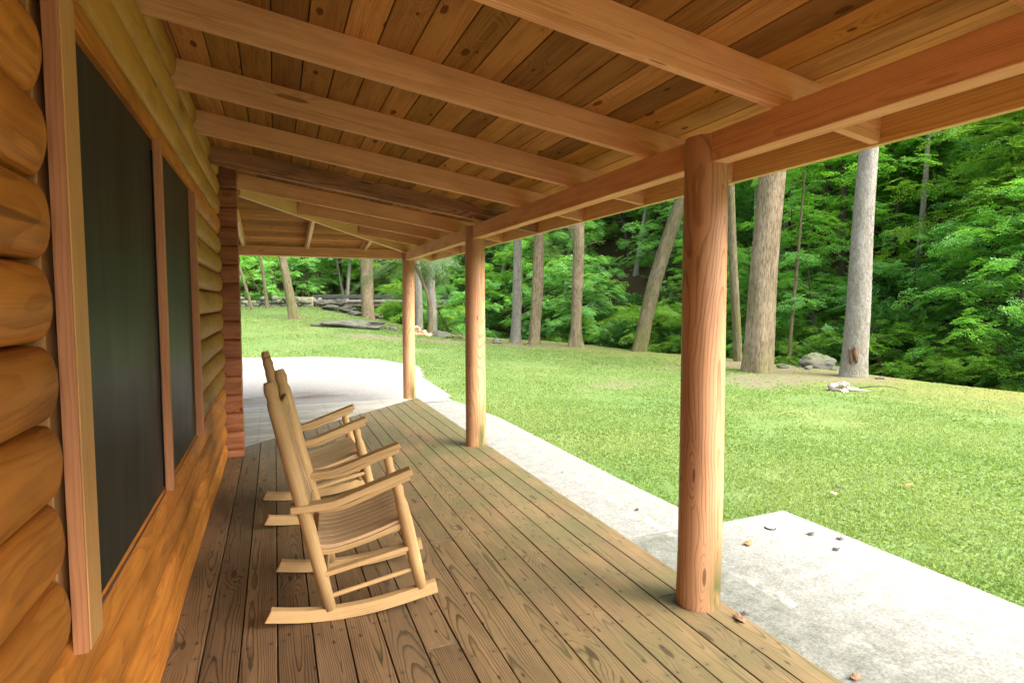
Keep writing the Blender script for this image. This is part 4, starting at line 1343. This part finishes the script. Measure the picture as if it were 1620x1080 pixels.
# --- understory beyond the creek
cands = []
tries = 0
r = np.random.default_rng(5)
ks = {}
while len(cands) < 215 and tries < 34000:
    tries += 1
    zc = r.uniform(9, 62) ; px = r.uniform(330, 2700)
    x, y = W2(px, zc)
    cd = float(creek_d(x, y))
    near = (cd > 1.6)
    farleft = (cd <= 1.6 and y > 45)
    if not (near or farleft): continue
    if cd > 26: continue
    if near and y < -7: continue
    gap = 1.6 + 0.04 * (zc - 12)
    if any((x - a) ** 2 + (y - b) ** 2 < gap * gap for a, b, *_ in cands): continue
    # keep the bridge in view
    if abs(x - 6) < 5.5 and 33 < y < 43.5 and cd < 4: continue
    cands.append((x, y, zc, cd))
for x, y, zc, cd in cands:
    if cd < 5 and zc < 45: v = int(r.choice([0, 1, 3, 5, 1, 3, 0])); s = r.uniform(0.8, 1.1)
    elif cd < 11: v = int(r.choice([0, 1, 2, 4, 6, 6])); s = r.uniform(0.9, 1.25)
    else: v = int(r.choice([0, 2, 4, 6])); s = r.uniform(1.2, 1.7)
    if zc > 42: s *= 1.25
    e = plant('tree', VAR[v], x, y, s, r.uniform(0, 6.28), ('trunk', 'crown'))
    tag(e, 'leafy green tree among the many filling the wood beyond the creek', 'tree', 'leafy trees filling the wood beyond the creek')
fl = []
tries = 0
while len(fl) < 50 and tries < 20000:
    tries += 1
    zc = r.uniform(43, 64); px = r.uniform(-150, 800)
    x, y = W2(px, zc)
    if abs(float(creek_d(x, y))) < 1.6: continue
    if any((x - a) ** 2 + (y - b) ** 2 < 2.3 ** 2 for a, b in fl): continue
    fl.append((x, y))
    e = plant('tree', VAR[int(r.choice([0, 1, 2, 3, 4, 5]))], x, y, r.uniform(1.1, 1.7), r.uniform(0, 6.28), ('trunk', 'crown'))
    tag(e, 'leafy green tree in the wood behind the stone wall and bridge', 'tree', 'leafy trees in the wood behind the bridge and stone wall')

for (px_, z_, v_, s_) in ((640, 33.5, 5, 1.0), (668, 34.5, 1, .8), (700, 34, 5, 1.1), (618, 35.5, 5, .8), (722, 31, 3, .9)):
    x, y = W2(px_, z_)
    e = plant('tree', VAR[v_], x, y, s_, px_, ('trunk', 'crown'))
    tag(e, 'low leafy green tree hiding the right end of the bridge', 'tree', 'low leafy trees hiding the right end of the bridge')
sh = []
tries = 0
while len(sh) < 26 and tries < 9000:
    tries += 1
    x, y = W2(r.uniform(700, 1760), r.uniform(12.5, 30)); cd = float(creek_d(x, y))
    if not (0.6 < cd < 3.2): continue
    if any((x - a) ** 2 + (y - b) ** 2 < 1.3 ** 2 for a, b in sh): continue
    sh.append((x, y))
    e = plant('shrub', VAR[5], x, y, r.uniform(0.55, 0.85), r.uniform(0, 6.28), ('stem', 'foliage'))
    tag(e, 'bright low shrub growing at the edge of the creek', 'shrub', 'bright low shrubs at the edge of the creek')
# laurel bushes along the creek
bs = []
tries = 0
while len(bs) < 46 and tries < 20000:
    tries += 1
    zc = r.uniform(12, 44); px = r.uniform(600, 1720)
    x, y = W2(px, zc); cd = float(creek_d(x, y))
    if not (0.9 < cd < 6.0 or (-2.6 < cd < -1.9 and r.random() < 0.12 and zc > 17)): continue
    if abs(x - 6) < 4.6 and 34 < y < 43: continue
    if any((x - a) ** 2 + (y - b) ** 2 < 1.5 ** 2 for a, b in bs): continue
    bs.append((x, y))
    e = plant('laurel_bush', BUSH[int(r.integers(3))], x, y, r.uniform(0.8, 1.2) * (0.55 if cd < 0 else 1), r.uniform(0, 6.28), ('stem', 'foliage'))
    tag(e, 'dark glossy laurel bush in the shade along the creek', 'bush', 'dark laurel bushes along the creek')

# low undergrowth on the bank and slope
def undergrowth():
    r = np.random.default_rng(77)
    n = 5200
    zc = 11 + 46 * r.random(n) ** 1.3; px = r.uniform(340, 1780, n)
    P = np.array([W2(a, b) for a, b in zip(px, zc)])
    cd = creek_d(P[:, 0], P[:, 1])
    cl = vnoise(P[:, 0], P[:, 1], 0.55, 4)
    m = ((cd > 1.3) | (zc > 43) | ((cd > -2.3) & (cd < -1.2) & (r.random(n) < 0.35))) & (cd < 22) & (cl > -0.18)
    m &= ~((abs(P[:, 0] - 6) < 4.6) & (P[:, 1] > 33) & (P[:, 1] < 43))
    P = P[m]
    Z = ground(P[:, 0], P[:, 1])
    pts, dirs = [], []
    for (x, y), z in zip(P, Z):
        h = r.uniform(0.05, 0.75) * r.random()
        for q in range(3):
            a = r.uniform(0, 2 * PI)
            pts.append((x + r.normal(0, .12), y + r.normal(0, .12), z + 0.05 + h)); dirs.append((math.cos(a), math.sin(a), r.uniform(0.0, 0.5)))
    me = spray_crown('undergrowth', np.array(pts), dirs, 'broad', M['leaf'], r, size=(0.5, 1.0), keep=0.75)
    tag(link('undergrowth', me), 'low leafy undergrowth covering the bank and slope beyond the creek', 'undergrowth', kind='stuff')
undergrowth()

# far-off wood that reads as one mass
def far_wood():
    r = np.random.default_rng(78)
    pts, dirs = [], []
    n = 19000
    zc = r.uniform(24, 95, n); px = r.uniform(-300, 3000, n)
    for a, b in zip(px, zc):
        x, y = W2(a, b); cd = float(creek_d(x, y))
        if not (cd > 14 or (y > 52 and cd > 3) or (cd <= 3 and y > 58)): continue
        z = gz(x, y) + 13.0 * r.random() ** 0.8
        az = r.uniform(0, 2 * PI)
        pts.append((x, y, z)); dirs.append((math.cos(az), math.sin(az), r.normal(-.1, 0.15)))
    me = spray_crown('far_wood', np.array(pts), dirs, 'broad', M['leaf'], r, size=(3.4, 5.6), keep=0.9)
    tag(link('far_wood', me), 'distant wooded slope closing the view behind the nearer trees', 'wood', kind='stuff')
far_wood()

# --- grass
def grass():
    r = np.random.default_rng(3)
    n = 800000
    ang = r.uniform(-0.95, 1.35, n) + YAW * 0.9
    rad = 2.6 * (34 / 2.6) ** (r.random(n) ** 0.92)
    x = np.sin(ang) * rad; y = np.cos(ang) * rad
    edge = 0.075 * vnoise(x, y, 5.0, 2) - 0.03 * (r.random(n) < 0.3)
    cd = creek_d(x, y)
    keep = (cd < -2.35)
    keep &= ~((x < 2.815 + edge) & (y < 8.95) & (y > 3.2)) & ~((y <= 3.275 + edge) & (x < 3.625 - 0.0108 * (y + 6) + edge + 0.005))
    keep &= ~((x < 2.66) & (y > 8.6) & (y < 9.2)) & ~((x < 2.05) & (y < 9.0)) & ~((x < 2.72) & (y < 9.0))
    inside = in_poly(x + 0.2 * vnoise(x, y, 0.7, 3), y + 0.2 * vnoise(x, y, 0.7, 4), DRIVE)
    keep &= ~inside
    keep &= r.random(n) > dirt_amt(x, y) * 1.05
    mossy = sstep((cd + 7.0) / 3.5)
    keep &= r.random(n) > mossy * 0.72
    thin = vnoise(x, y, 0.7, 11) + 0.6 * vnoise(x, y, 2.7, 12)
    keep &= r.random(n) > np.clip(thin * 1.6 + 0.05, 0, 0.8)
    x, y, cd, mossy, rad, thin = [q[keep] for q in (x, y, cd, mossy, rad, thin)]
    z = ground(x, y)
    m = len(x)
    az = r.uniform(0, 2 * PI, m); el = r.uniform(0.35, 1.35, m)
    D = np.stack([np.cos(az) * np.cos(el), np.sin(az) * np.cos(el), np.sin(el)], 1)
    Nn = np.stack([np.cos(az + PI / 2) * .3 + r.normal(0, .4, m), r.normal(0, .4, m), np.ones(m)], 1)
    L = r.uniform(0.016, 0.038, m) * (1 + 0.012 * rad) * (1 - 0.45 * mossy); Wd = (0.0034 + 0.0009 * rad) * r.uniform(0.7, 1.5, m)
    clover = vnoise(x, y, 1.6, 21) > 0.12
    Wd = np.where(clover & (r.random(m) < 0.5), Wd * 2.2, Wd); L = np.where(clover, L * 0.8, L)
    patchy = 0.5 + 0.5 * vnoise(x, y, 0.5, 14) + 0.35 * vnoise(x, y, 2.0, 15)
    tone = np.clip(0.12 + 0.62 * patchy + r.normal(0, 0.07, m) - 0.08 * clover + 0.12 * mossy + 0.25 * (r.random(m) < 0.06), 0, 1)
    me = leaves_mesh('grass', np.stack([x, y, z - 0.004], 1), D, Nn, L, Wd, tone, M['grass'])
    tag(link('grass', me), 'short mown grass and clover covering the lawn', 'grass', kind='stuff')
grass()

# --- rocks
def rock_mat():
    t = NT('mossy_rock')
    p = t.pos()
    n1 = t.noise(p, 5.0, 5.0, 0.65); n2 = t.noise(p, 28.0, 4.0, 0.7)
    c = t.mix(t.maprange(n1, 0.3, 0.7), (0.15, 0.142, 0.118), (0.06, 0.057, 0.046))
    c = t.mix(t.math('MULTIPLY', t.maprange(n2, 0.4, 0.7), 0.5), c, (0.09, 0.09, 0.075))
    nz = t.xyz(t.n('NewGeometry').outputs['Normal'])[2]
    ms = t.math('MULTIPLY', t.maprange(nz, 0.1, 0.8), t.maprange(n1, 0.35, 0.6), clamp=True)
    c = t.mix(t.math('MULTIPLY', ms, t.attr('mossy').outputs['Fac']), c, (0.085, 0.115, 0.03))
    t.bsdf(c, 0.95, t.bump(t.math('ADD', n1, t.math('MULTIPLY', n2, 0.4)), 0.6, 0.03), 0.15)
    return t.m
M['rock'] = rock_mat()
from mathutils import noise as mn
def rock_mesh(name, sx, sy, sz, seed, mossy=0.6, mat=None, sub=4, rough=0.35, sharp=0.6):
    bm = bmesh.new()
    bmesh.ops.create_icosphere(bm, subdivisions=sub, radius=1.0)
    off = Vector((seed * 3.1, seed * 1.7, seed * 2.3))
    rr = random.Random(seed)
    planes = [(Vector((rr.gauss(0, 1), rr.gauss(0, 1), rr.gauss(0, .7))).normalized(), rr.uniform(0.62, 0.92)) for _ in range(9)]
    for v in bm.verts:
        p = v.co.copy()
        for nrm, d in planes:
            e = p.dot(nrm) - d
            if e > 0: p -= nrm * e * sharp
        q = p * (1 + rough * (mn.noise(p * 1.4 + off)) + rough * 0.4 * mn.noise(p * 4.0 + off) + rough * 0.15 * mn.noise(p * 11 + off))
        v.co = Vector((q.x * sx, q.y * sy, q.z * sz))
    me = bpy.data.meshes.new(name); bm.to_mesh(me); bm.free()
    a = me.attributes.new('mossy', 'FLOAT', 'POINT'); a.data.foreach_set('value', np.full(len(me.vertices), mossy, np.float32))
    w = me.attributes.new('wc', 'FLOAT_VECTOR', 'POINT')
    co = np.empty(len(me.vertices) * 3, np.float32); me.vertices.foreach_get('co', co); w.data.foreach_set('vector', co)
    me.materials.append(mat or M['rock']); me.shade_smooth()
    return me
def rock(px, z, w, h, label, seed, sink=0.3, dep=0.8, mossy=0.6, rot=0.0, lift=0.0, cat='rock', name='rock', group=None, mat=None, **k):
    x, y = W2(px, z)
    sx = w / 930.0 * z / 2; sz = h / 930.0 * z / 2
    o = link(name, rock_mesh(name, sx * 1.12, sx * dep, sz * 1.25, seed, mossy, mat, **k))
    o.location = (x, y, gz(x, y) + sz * (1 - 2 * sink) + lift); o.rotation_euler = (0, 0, -YAW + rot)
    return tag(o, label, cat, group)
rock(1294, 15.0, 46, 26, 'big rounded mossy boulder between the two nearest trees', 1, sink=0.1, lift=0.06, name='boulder', cat='boulder')
rock(1253, 16.2, 34, 15, 'low flat mossy rock left of the big boulder', 2, sink=0.1, lift=0.25)
rock(1241, 14.6, 16, 8, 'small rock at the foot of the thick brown tree', 3, sink=0.2)
rock(1325, 14.6, 22, 14, 'small mossy rock tucked against the right side of the big boulder', 4, sink=0.1, lift=0.05)
rock(1281, 14.4, 14, 7, 'little dark stone under the big boulder', 12, sink=0.2)
rock(1453, 13.55, 24, 24, 'upright mossy rock half buried in the creek bank', 5, sink=0.0, lift=0.0, mossy=.9)
rock(1480, 13.2, 20, 12, 'mossy rock lying at the edge of the lawn below the upright one', 6, sink=0.1, lift=0.0, mossy=.9)
rock(1428, 13.3, 34, 10, 'flat grey rock on top of the creek bank', 7, sink=0.1, lift=0.05, mossy=.3)
rock(563, 21.0, 92, 17, 'long low outcrop of broken grey rock in the far lawn', 8, sink=0.25, dep=0.45, mossy=0.35, name='rock_outcrop', rough=0.5)
for i, (px, z, w, h, lf) in enumerate([(525, 30.5, 26, 7, .05), (548, 30.0, 24, 8, .1), (563, 29.0, 20, 7, 0.05), (596, 30, 18, 6, .1), (536, 33, 24, 8, .3), (513, 34, 22, 8, .2)]):
    rock(px, z, w, h, ['pale slab of rock left of the broad trunk by the bridge', 'pale jumbled rock on the creek bank below the bridge', 'pale rock touching the left of the broad trunk', 'pale rock right of the broad trunk', 'grey rock under the near end of the bridge', 'grey rock at the foot of the bridge wall'][i], 20 + i, sink=0.1, lift=lf, mossy=0.15, dep=1.1, rough=0.45)
rock(697, 21.8, 26, 12, 'grey rounded rock right of the small crooked tree', 30, sink=0.2, mossy=.2)
rock(786, 22.5, 14, 10, 'small grey rock left of the pale trunk behind the middle post', 31, sink=0.2, mossy=.3)
rock(622, 21.5, 14, 8, 'small dark rock left of the corner post', 32, sink=0.25, mossy=.2)
rock(613, 21.8, 9, 6, 'tiny dark rock farther left of the corner post', 33, sink=0.25, mossy=.2)
rock(1395, 12.6, 12, 5, 'small brown stone lying right of the scarred tree', 34, sink=0.3, mossy=.0)
# creek stones
cs = np.random.default_rng(9)
for i in range(34):
    yy = cs.uniform(4, 34); base = None
    for a, b in zip(CREEK[:-1], CREEK[1:]):
        if a[1] <= yy <= b[1]:
            t = (yy - a[1]) / (b[1] - a[1]); base = a + (b - a) * t
    o_ = cs.uniform(-2.4, 1.8)
    xx = base[0] + o_
    s = cs.uniform(0.14, 0.38)
    ok = link('creek_stone', rock_mesh('creek_stone', s, s * cs.uniform(.7, 1), s * cs.uniform(.5, .8), 50 + i, 0.7, sub=3))
    ok.location = (xx, yy, gz(xx, yy) + s * 0.2); ok.rotation_euler = (0, 0, cs.uniform(0, 6))
    tag(ok, 'dark mossy stone down in the creek bed', 'stone', 'dark mossy stones in the creek bed')

# bleached broken stump on the lawn
def stump():
    x, y = W2(1335, 10.9)
    t = NT('bleached_wood')
    n = t.noise(t.vmath('MULTIPLY', t.attr('wc').outputs['Vector'], (9, 26, 26)), 1.0, 4.0, 0.7)
    t.bsdf(t.mix(t.maprange(n, 0.42, 0.6), (0.50, 0.44, 0.37), (0.11, 0.075, 0.05)), 0.9, t.bump(n, 0.8, 0.03), 0.1)
    e = empty('stump', (x, y, gz(x, y)), -YAW)
    tag(e, 'small bleached broken stump lying on the lawn in front of the scarred tree', 'stump')
    o = link('stump_top', rock_mesh('stump_top', 0.20, 0.15, 0.13, 61, 0, t.m, rough=0.75, sharp=0.9), e); o.location = (-0.05, 0, 0.05)
    mb = MB()
    for (dx, dy, ln, rr_) in ((1, -0.1, 0.55, .04), (0.9, .5, .4, .035), (-1, -.2, .22, .03), (-.7, .5, .2, .03), (0.2, -1, .15, .035)):
        L_ = math.hypot(dx, dy); dx /= L_; dy /= L_
        tube(mb, [(dx * ln * k / 5 * 1.0 + 0.03 * math.sin(k), dy * ln * k / 5, 0.055 - 0.011 * k) for k in range(6)], [rr_ * (1 - k / 7) for k in range(6)], n=10, wob=0.25)
    mb.build('root', t.m, e, smooth=True)
stump()

# firewood heap beside the small crooked tree
for i in range(15):
    lay = 0 if i < 8 else (1 if i < 13 else 2)
    kk = i if lay == 0 else (i - 8 if lay == 1 else i - 13)
    px = [652, 656, 656][lay] + kk * 3.9 + random.uniform(-.5, .5)
    x, y = W2(px, 21.2 + random.uniform(-.15, .15))
    mb = MB()
    rr_ = random.uniform(0.045, 0.062)
    tube(mb, [(-0.19, 0, 0), (-0.185, 0, 0), (0.19, 0, 0), (0.195, 0, 0)], [rr_ * .9, rr_, rr_, rr_ * .9], n=7, wob=0.3)
    o = mb.build('firewood', M['end_grain'])
    o.location = (x, y, gz(x, y) + 0.05 + lay * 0.09); o.rotation_euler = (random.uniform(-.3, .3), random.uniform(-.12, .12), PI / 2 - YAW + random.uniform(-0.6, 0.6))
    tag(o, 'short split log in the reddish heap beside the small crooked tree', 'firewood', 'split logs heaped beside the small crooked tree')

def branch(px0, z0, px1, z1, rad, label, seed, twigs=7):
    a = W2(px0, z0); b = W2(px1, z1)
    r = random.Random(seed); mb = MB()
    e = empty('fallen_branch', (a[0], a[1], gz(*a)))
    pts = []
    for k in range(9):
        t = k / 8
        p = a + (b - a) * t + np.array([r.uniform(-.05, .05), r.uniform(-.05, .05)])
        pts.append(Vector((p[0] - a[0], p[1] - a[1], gz(*p) - gz(*a) + 0.05 + 0.06 * math.sin(t * 3))))
    tube(mb, pts, [rad * (1 - 0.08 * k) for k in range(9)], n=8)
    for k in range(twigs):
        p = pts[r.randrange(1, 8)]; d = Vector((r.uniform(-1, 1), r.uniform(-1, 1), r.uniform(0.0, .5))).normalized() * r.uniform(.25, .6)
        tube(mb, [p, p + d * .5 + Vector((0, 0, .02)), p + d], [rad * .4, rad * .3, rad * .15], n=5)
    o = mb.build('branch', M['bark_brown'], e, smooth=True)
    tag(e, label, 'branch')
branch(708, 21.6, 742, 20.6, 0.035, 'brown fallen branch with twigs between the crooked tree and the middle post', 3, 9)
branch(762, 21.0, 842, 20.6, 0.022, 'long thin fallen branch on the bare earth right of the middle post', 4, 4)
branch(1365, 10.9, 1438, 10.6, 0.016, 'grey dead root or branch lying on the lawn right of the bleached stump', 5, 0)

# stone wall and bridge at the far end of the lawn
def stone_wall():
    mb = MB(); bm = bmesh.new()
    r = random.Random(12)
    a = W2(370, 37.5); b = W2(487, 36.5)
    e0 = (a[0], a[1], gz(*a))
    L_ = np.hypot(*(b - a)); ang = math.atan2(b[1] - a[1], b[0] - a[0])
    verts, faces = [], []
    for row in range(3):
        s = 0
        while s < L_:
            w = r.uniform(0.3, 0.75); h = 0.24
            p = a + (b - a) * min(1, (s + w / 2) / L_)
            if row == 2 and r.random() < 0.45: s += w; continue
            m = rock_mesh('x', w / 2 * 1.15, 0.30, h / 2 * 1.35, r.randint(0, 999), 0.4, sub=2, rough=0.35, sharp=.9)
            rot = Matrix.Rotation(ang, 3, 'Z')
            base = len(verts)
            zz = gz(*p) + 0.08 + row * 0.21 + r.uniform(-.04, .04)
            for v in m.vertices:
                q = rot @ v.co; verts.append((q.x + p[0] - e0[0], q.y + p[1] - e0[1], q.z + zz - e0[2]))
            faces += [tuple(i + base for i in f.vertices) for f in m.polygons]
            bpy.data.meshes.remove(m)
            s += w * (0.95 if r.random() < .85 or row < 2 else 1.8)
    me = bpy.data.meshes.new('stone_wall'); me.from_pydata(verts, [], faces); me.materials.append(M['rock']); me.shade_smooth()
    at_ = me.attributes.new('mossy', 'FLOAT', 'POINT'); at_.data.foreach_set('value', np.full(len(verts), .75, np.float32))
    o = link('stone_wall', me); o.location = e0
    tag(o, 'low grey dry stone wall leading up to the bridge', 'stone wall')
stone_wall()
def bridge():
    a = W2(497, 37.5); b = W2(715, 39.0)
    L_ = float(np.hypot(*(b - a))); ang = math.atan2(b[1] - a[1], b[0] - a[0])
    e = empty('bridge', (a[0], a[1], 0), ang)
    tag(e, 'old road bridge of grey beams crossing the creek at the far end of the lawn', 'bridge')
    grey = simple('bridge_concrete', (0.15, 0.145, 0.12), 0.9, 3.0, 0.4)
    dk = simple('bridge_rail_wood', (0.04, 0.042, 0.04), 0.8, 4.0, 0.4)
    br = simple('bridge_girder', (0.10, 0.075, 0.06), 0.85, 3.0, 0.35)
    def bb(name, x0, x1, y, z, w, h, mat):
        m = MB(); bar(m, (x0, y, z), (x1, y, z), w, h, bev=.01); return m.build(name, mat, e)
    bb('girder', 0.1, L_, 0.12, 1.33, 0.3, 0.24, br)
    bb('kerb', -0.1, L_, 0.06, 1.55, 0.4, 0.15, grey)
    bb('roadway', -0.1, L_, 1.9, 1.50, 3.4, 0.2, grey)
    bb('guard_rail', -0.1, L_, 0.02, 1.84, 0.18, 0.17, dk)
    bb('guard_rail', -0.1, L_, 3.5, 1.86, 0.18, 0.24, dk)
    for k in range(7):
        x = 0.2 + k * (L_ - .4) / 6
        m = MB(); bar(m, (x, 0.02, 1.6), (x, 0.02, 1.80), 0.18, 0.18, up=(1, 0, 0)); m.build('rail_post', dk, e)
    m = MB(); bar(m, (-0.75, 1.8, 0.2), (-0.75, 1.8, 1.80), 1.5, 3.9, up=(0, 1, 0), bev=.05)
    m.build('abutment', simple('abutment_stone', (0.24, 0.22, 0.13), 0.95, 6.0, 0.5, bump=.5), e)
bridge()

# --- small things on and by the porch
def leaf_on(x, y, z, s, rz, col, label, group=None):
    V, F = [], []
    n = 22
    r = random.Random(int(x * 1000))
    # lobed, curled dead leaf
    V.append((0, 0, 0.004))
    for k in range(n):
        a = 2 * PI * k / n
        rad = s * (0.55 + 0.38 * abs(math.cos(2.5 * a)) ** 0.8) * (0.85 + .3 * r.random())
        V.append((rad * math.cos(a), rad * math.sin(a) * 0.75, 0.005 + 0.35 * s * abs(math.sin(a * 1.5 + 1)) * (rad / s)))
    for k in range(n): F.append((0, 1 + k, 1 + (k + 1) % n))
    me = bpy.data.meshes.new('fallen_leaf'); me.from_pydata(V, [], F); me.materials.append(col); me.shade_smooth()
    o = link('fallen_leaf', me); o.location = (x, y, z); o.rotation_euler = (0, 0, rz)
    so = o.modifiers.new('thick', 'SOLIDIFY'); so.thickness = 0.0012
    return tag(o, label, 'leaf', group)
lf_o = simple('dry_leaf_orange', (0.36, 0.14, 0.045), 0.7, 60, .35)
lf_b = simple('dry_leaf_brown', (0.17, 0.095, 0.05), 0.7, 60, .35)
lf_d = simple('dry_leaf_dark', (0.05, 0.042, 0.036), 0.7, 60, .35)
cz_ = WZ + 0.001
leaf_on(2.80, 2.86, cz_, 0.045, 0.4, lf_o, 'orange dead leaf on the concrete pad right of the nearest post')
leaf_on(1.953, 2.035, 0.001, 0.040, 1.1, lf_b, 'brown dead leaf on the deck edge at the foot of the nearest post')
leaf_on(2.03, 2.09, WZ + 0.08, 0.026, 2.1, lf_d, 'small dark leaf caught on the deck edge beside the brown one')
leaf_on(2.20, 1.64, cz_, 0.032, 0.2, lf_b, 'brown leaf on the concrete pad near the bottom of the picture')
for i, (x, y, s, l) in enumerate([(3.31, 2.83, .03, 'left one of three small dark leaves near the corner of the concrete pad'), (3.42, 2.70, .026, 'back one of three small dark leaves near the corner of the concrete pad'), (3.25, 2.59, .028, 'front one of three small dark leaves near the corner of the concrete pad')]):
    leaf_on(x, y, cz_, s, i * 1.7, lf_d, l)
leaf_on(2.49, 3.66, cz_, 0.022, .9, lf_d, 'small dark leaf on the walk left of the nearest post')
leaf_on(2.42, 4.75, cz_, 0.018, .9, lf_o, 'tiny pale leaf on the walk slab behind the nearest one')
for i, (px, z, s, l) in enumerate([(1337, 4.85, .035, 'dark curled leaf on the lawn beyond the pad corner'), (1329, 4.70, .04, 'tan leaf on the lawn just in front of the dark curled one'), (1448, 4.95, .045, 'orange tan leaf alone on the lawn at the right')]):
    x, y = W2(px, z); leaf_on(x, y, gz(x, y) + 0.035, s, i, [lf_d, simple('tan_leaf', (0.42, 0.32, 0.2), .8), lf_o][i], l)
# round metal clean-out cap set in the pad
m = MB(); tube(m, [(0, 0, -0.01), (0, 0, 0.005), (0, 0, 0.009)], [0.037, 0.037, 0.033], n=32)
e = empty('drain_cap', (3.145, 3.02, WZ)); tag(e, 'small round metal drain cap set in the concrete pad near its corner', 'drain cap')
m.build('ring', M['dark_metal'], e)
m = MB(); tube(m, [(0.002, 0.004, 0.009), (0.002, 0.004, 0.0105)], [0.031, 0.030], n=32); m.build('lid', simple('cap_lid', (0.42, 0.41, 0.38), .8), e)
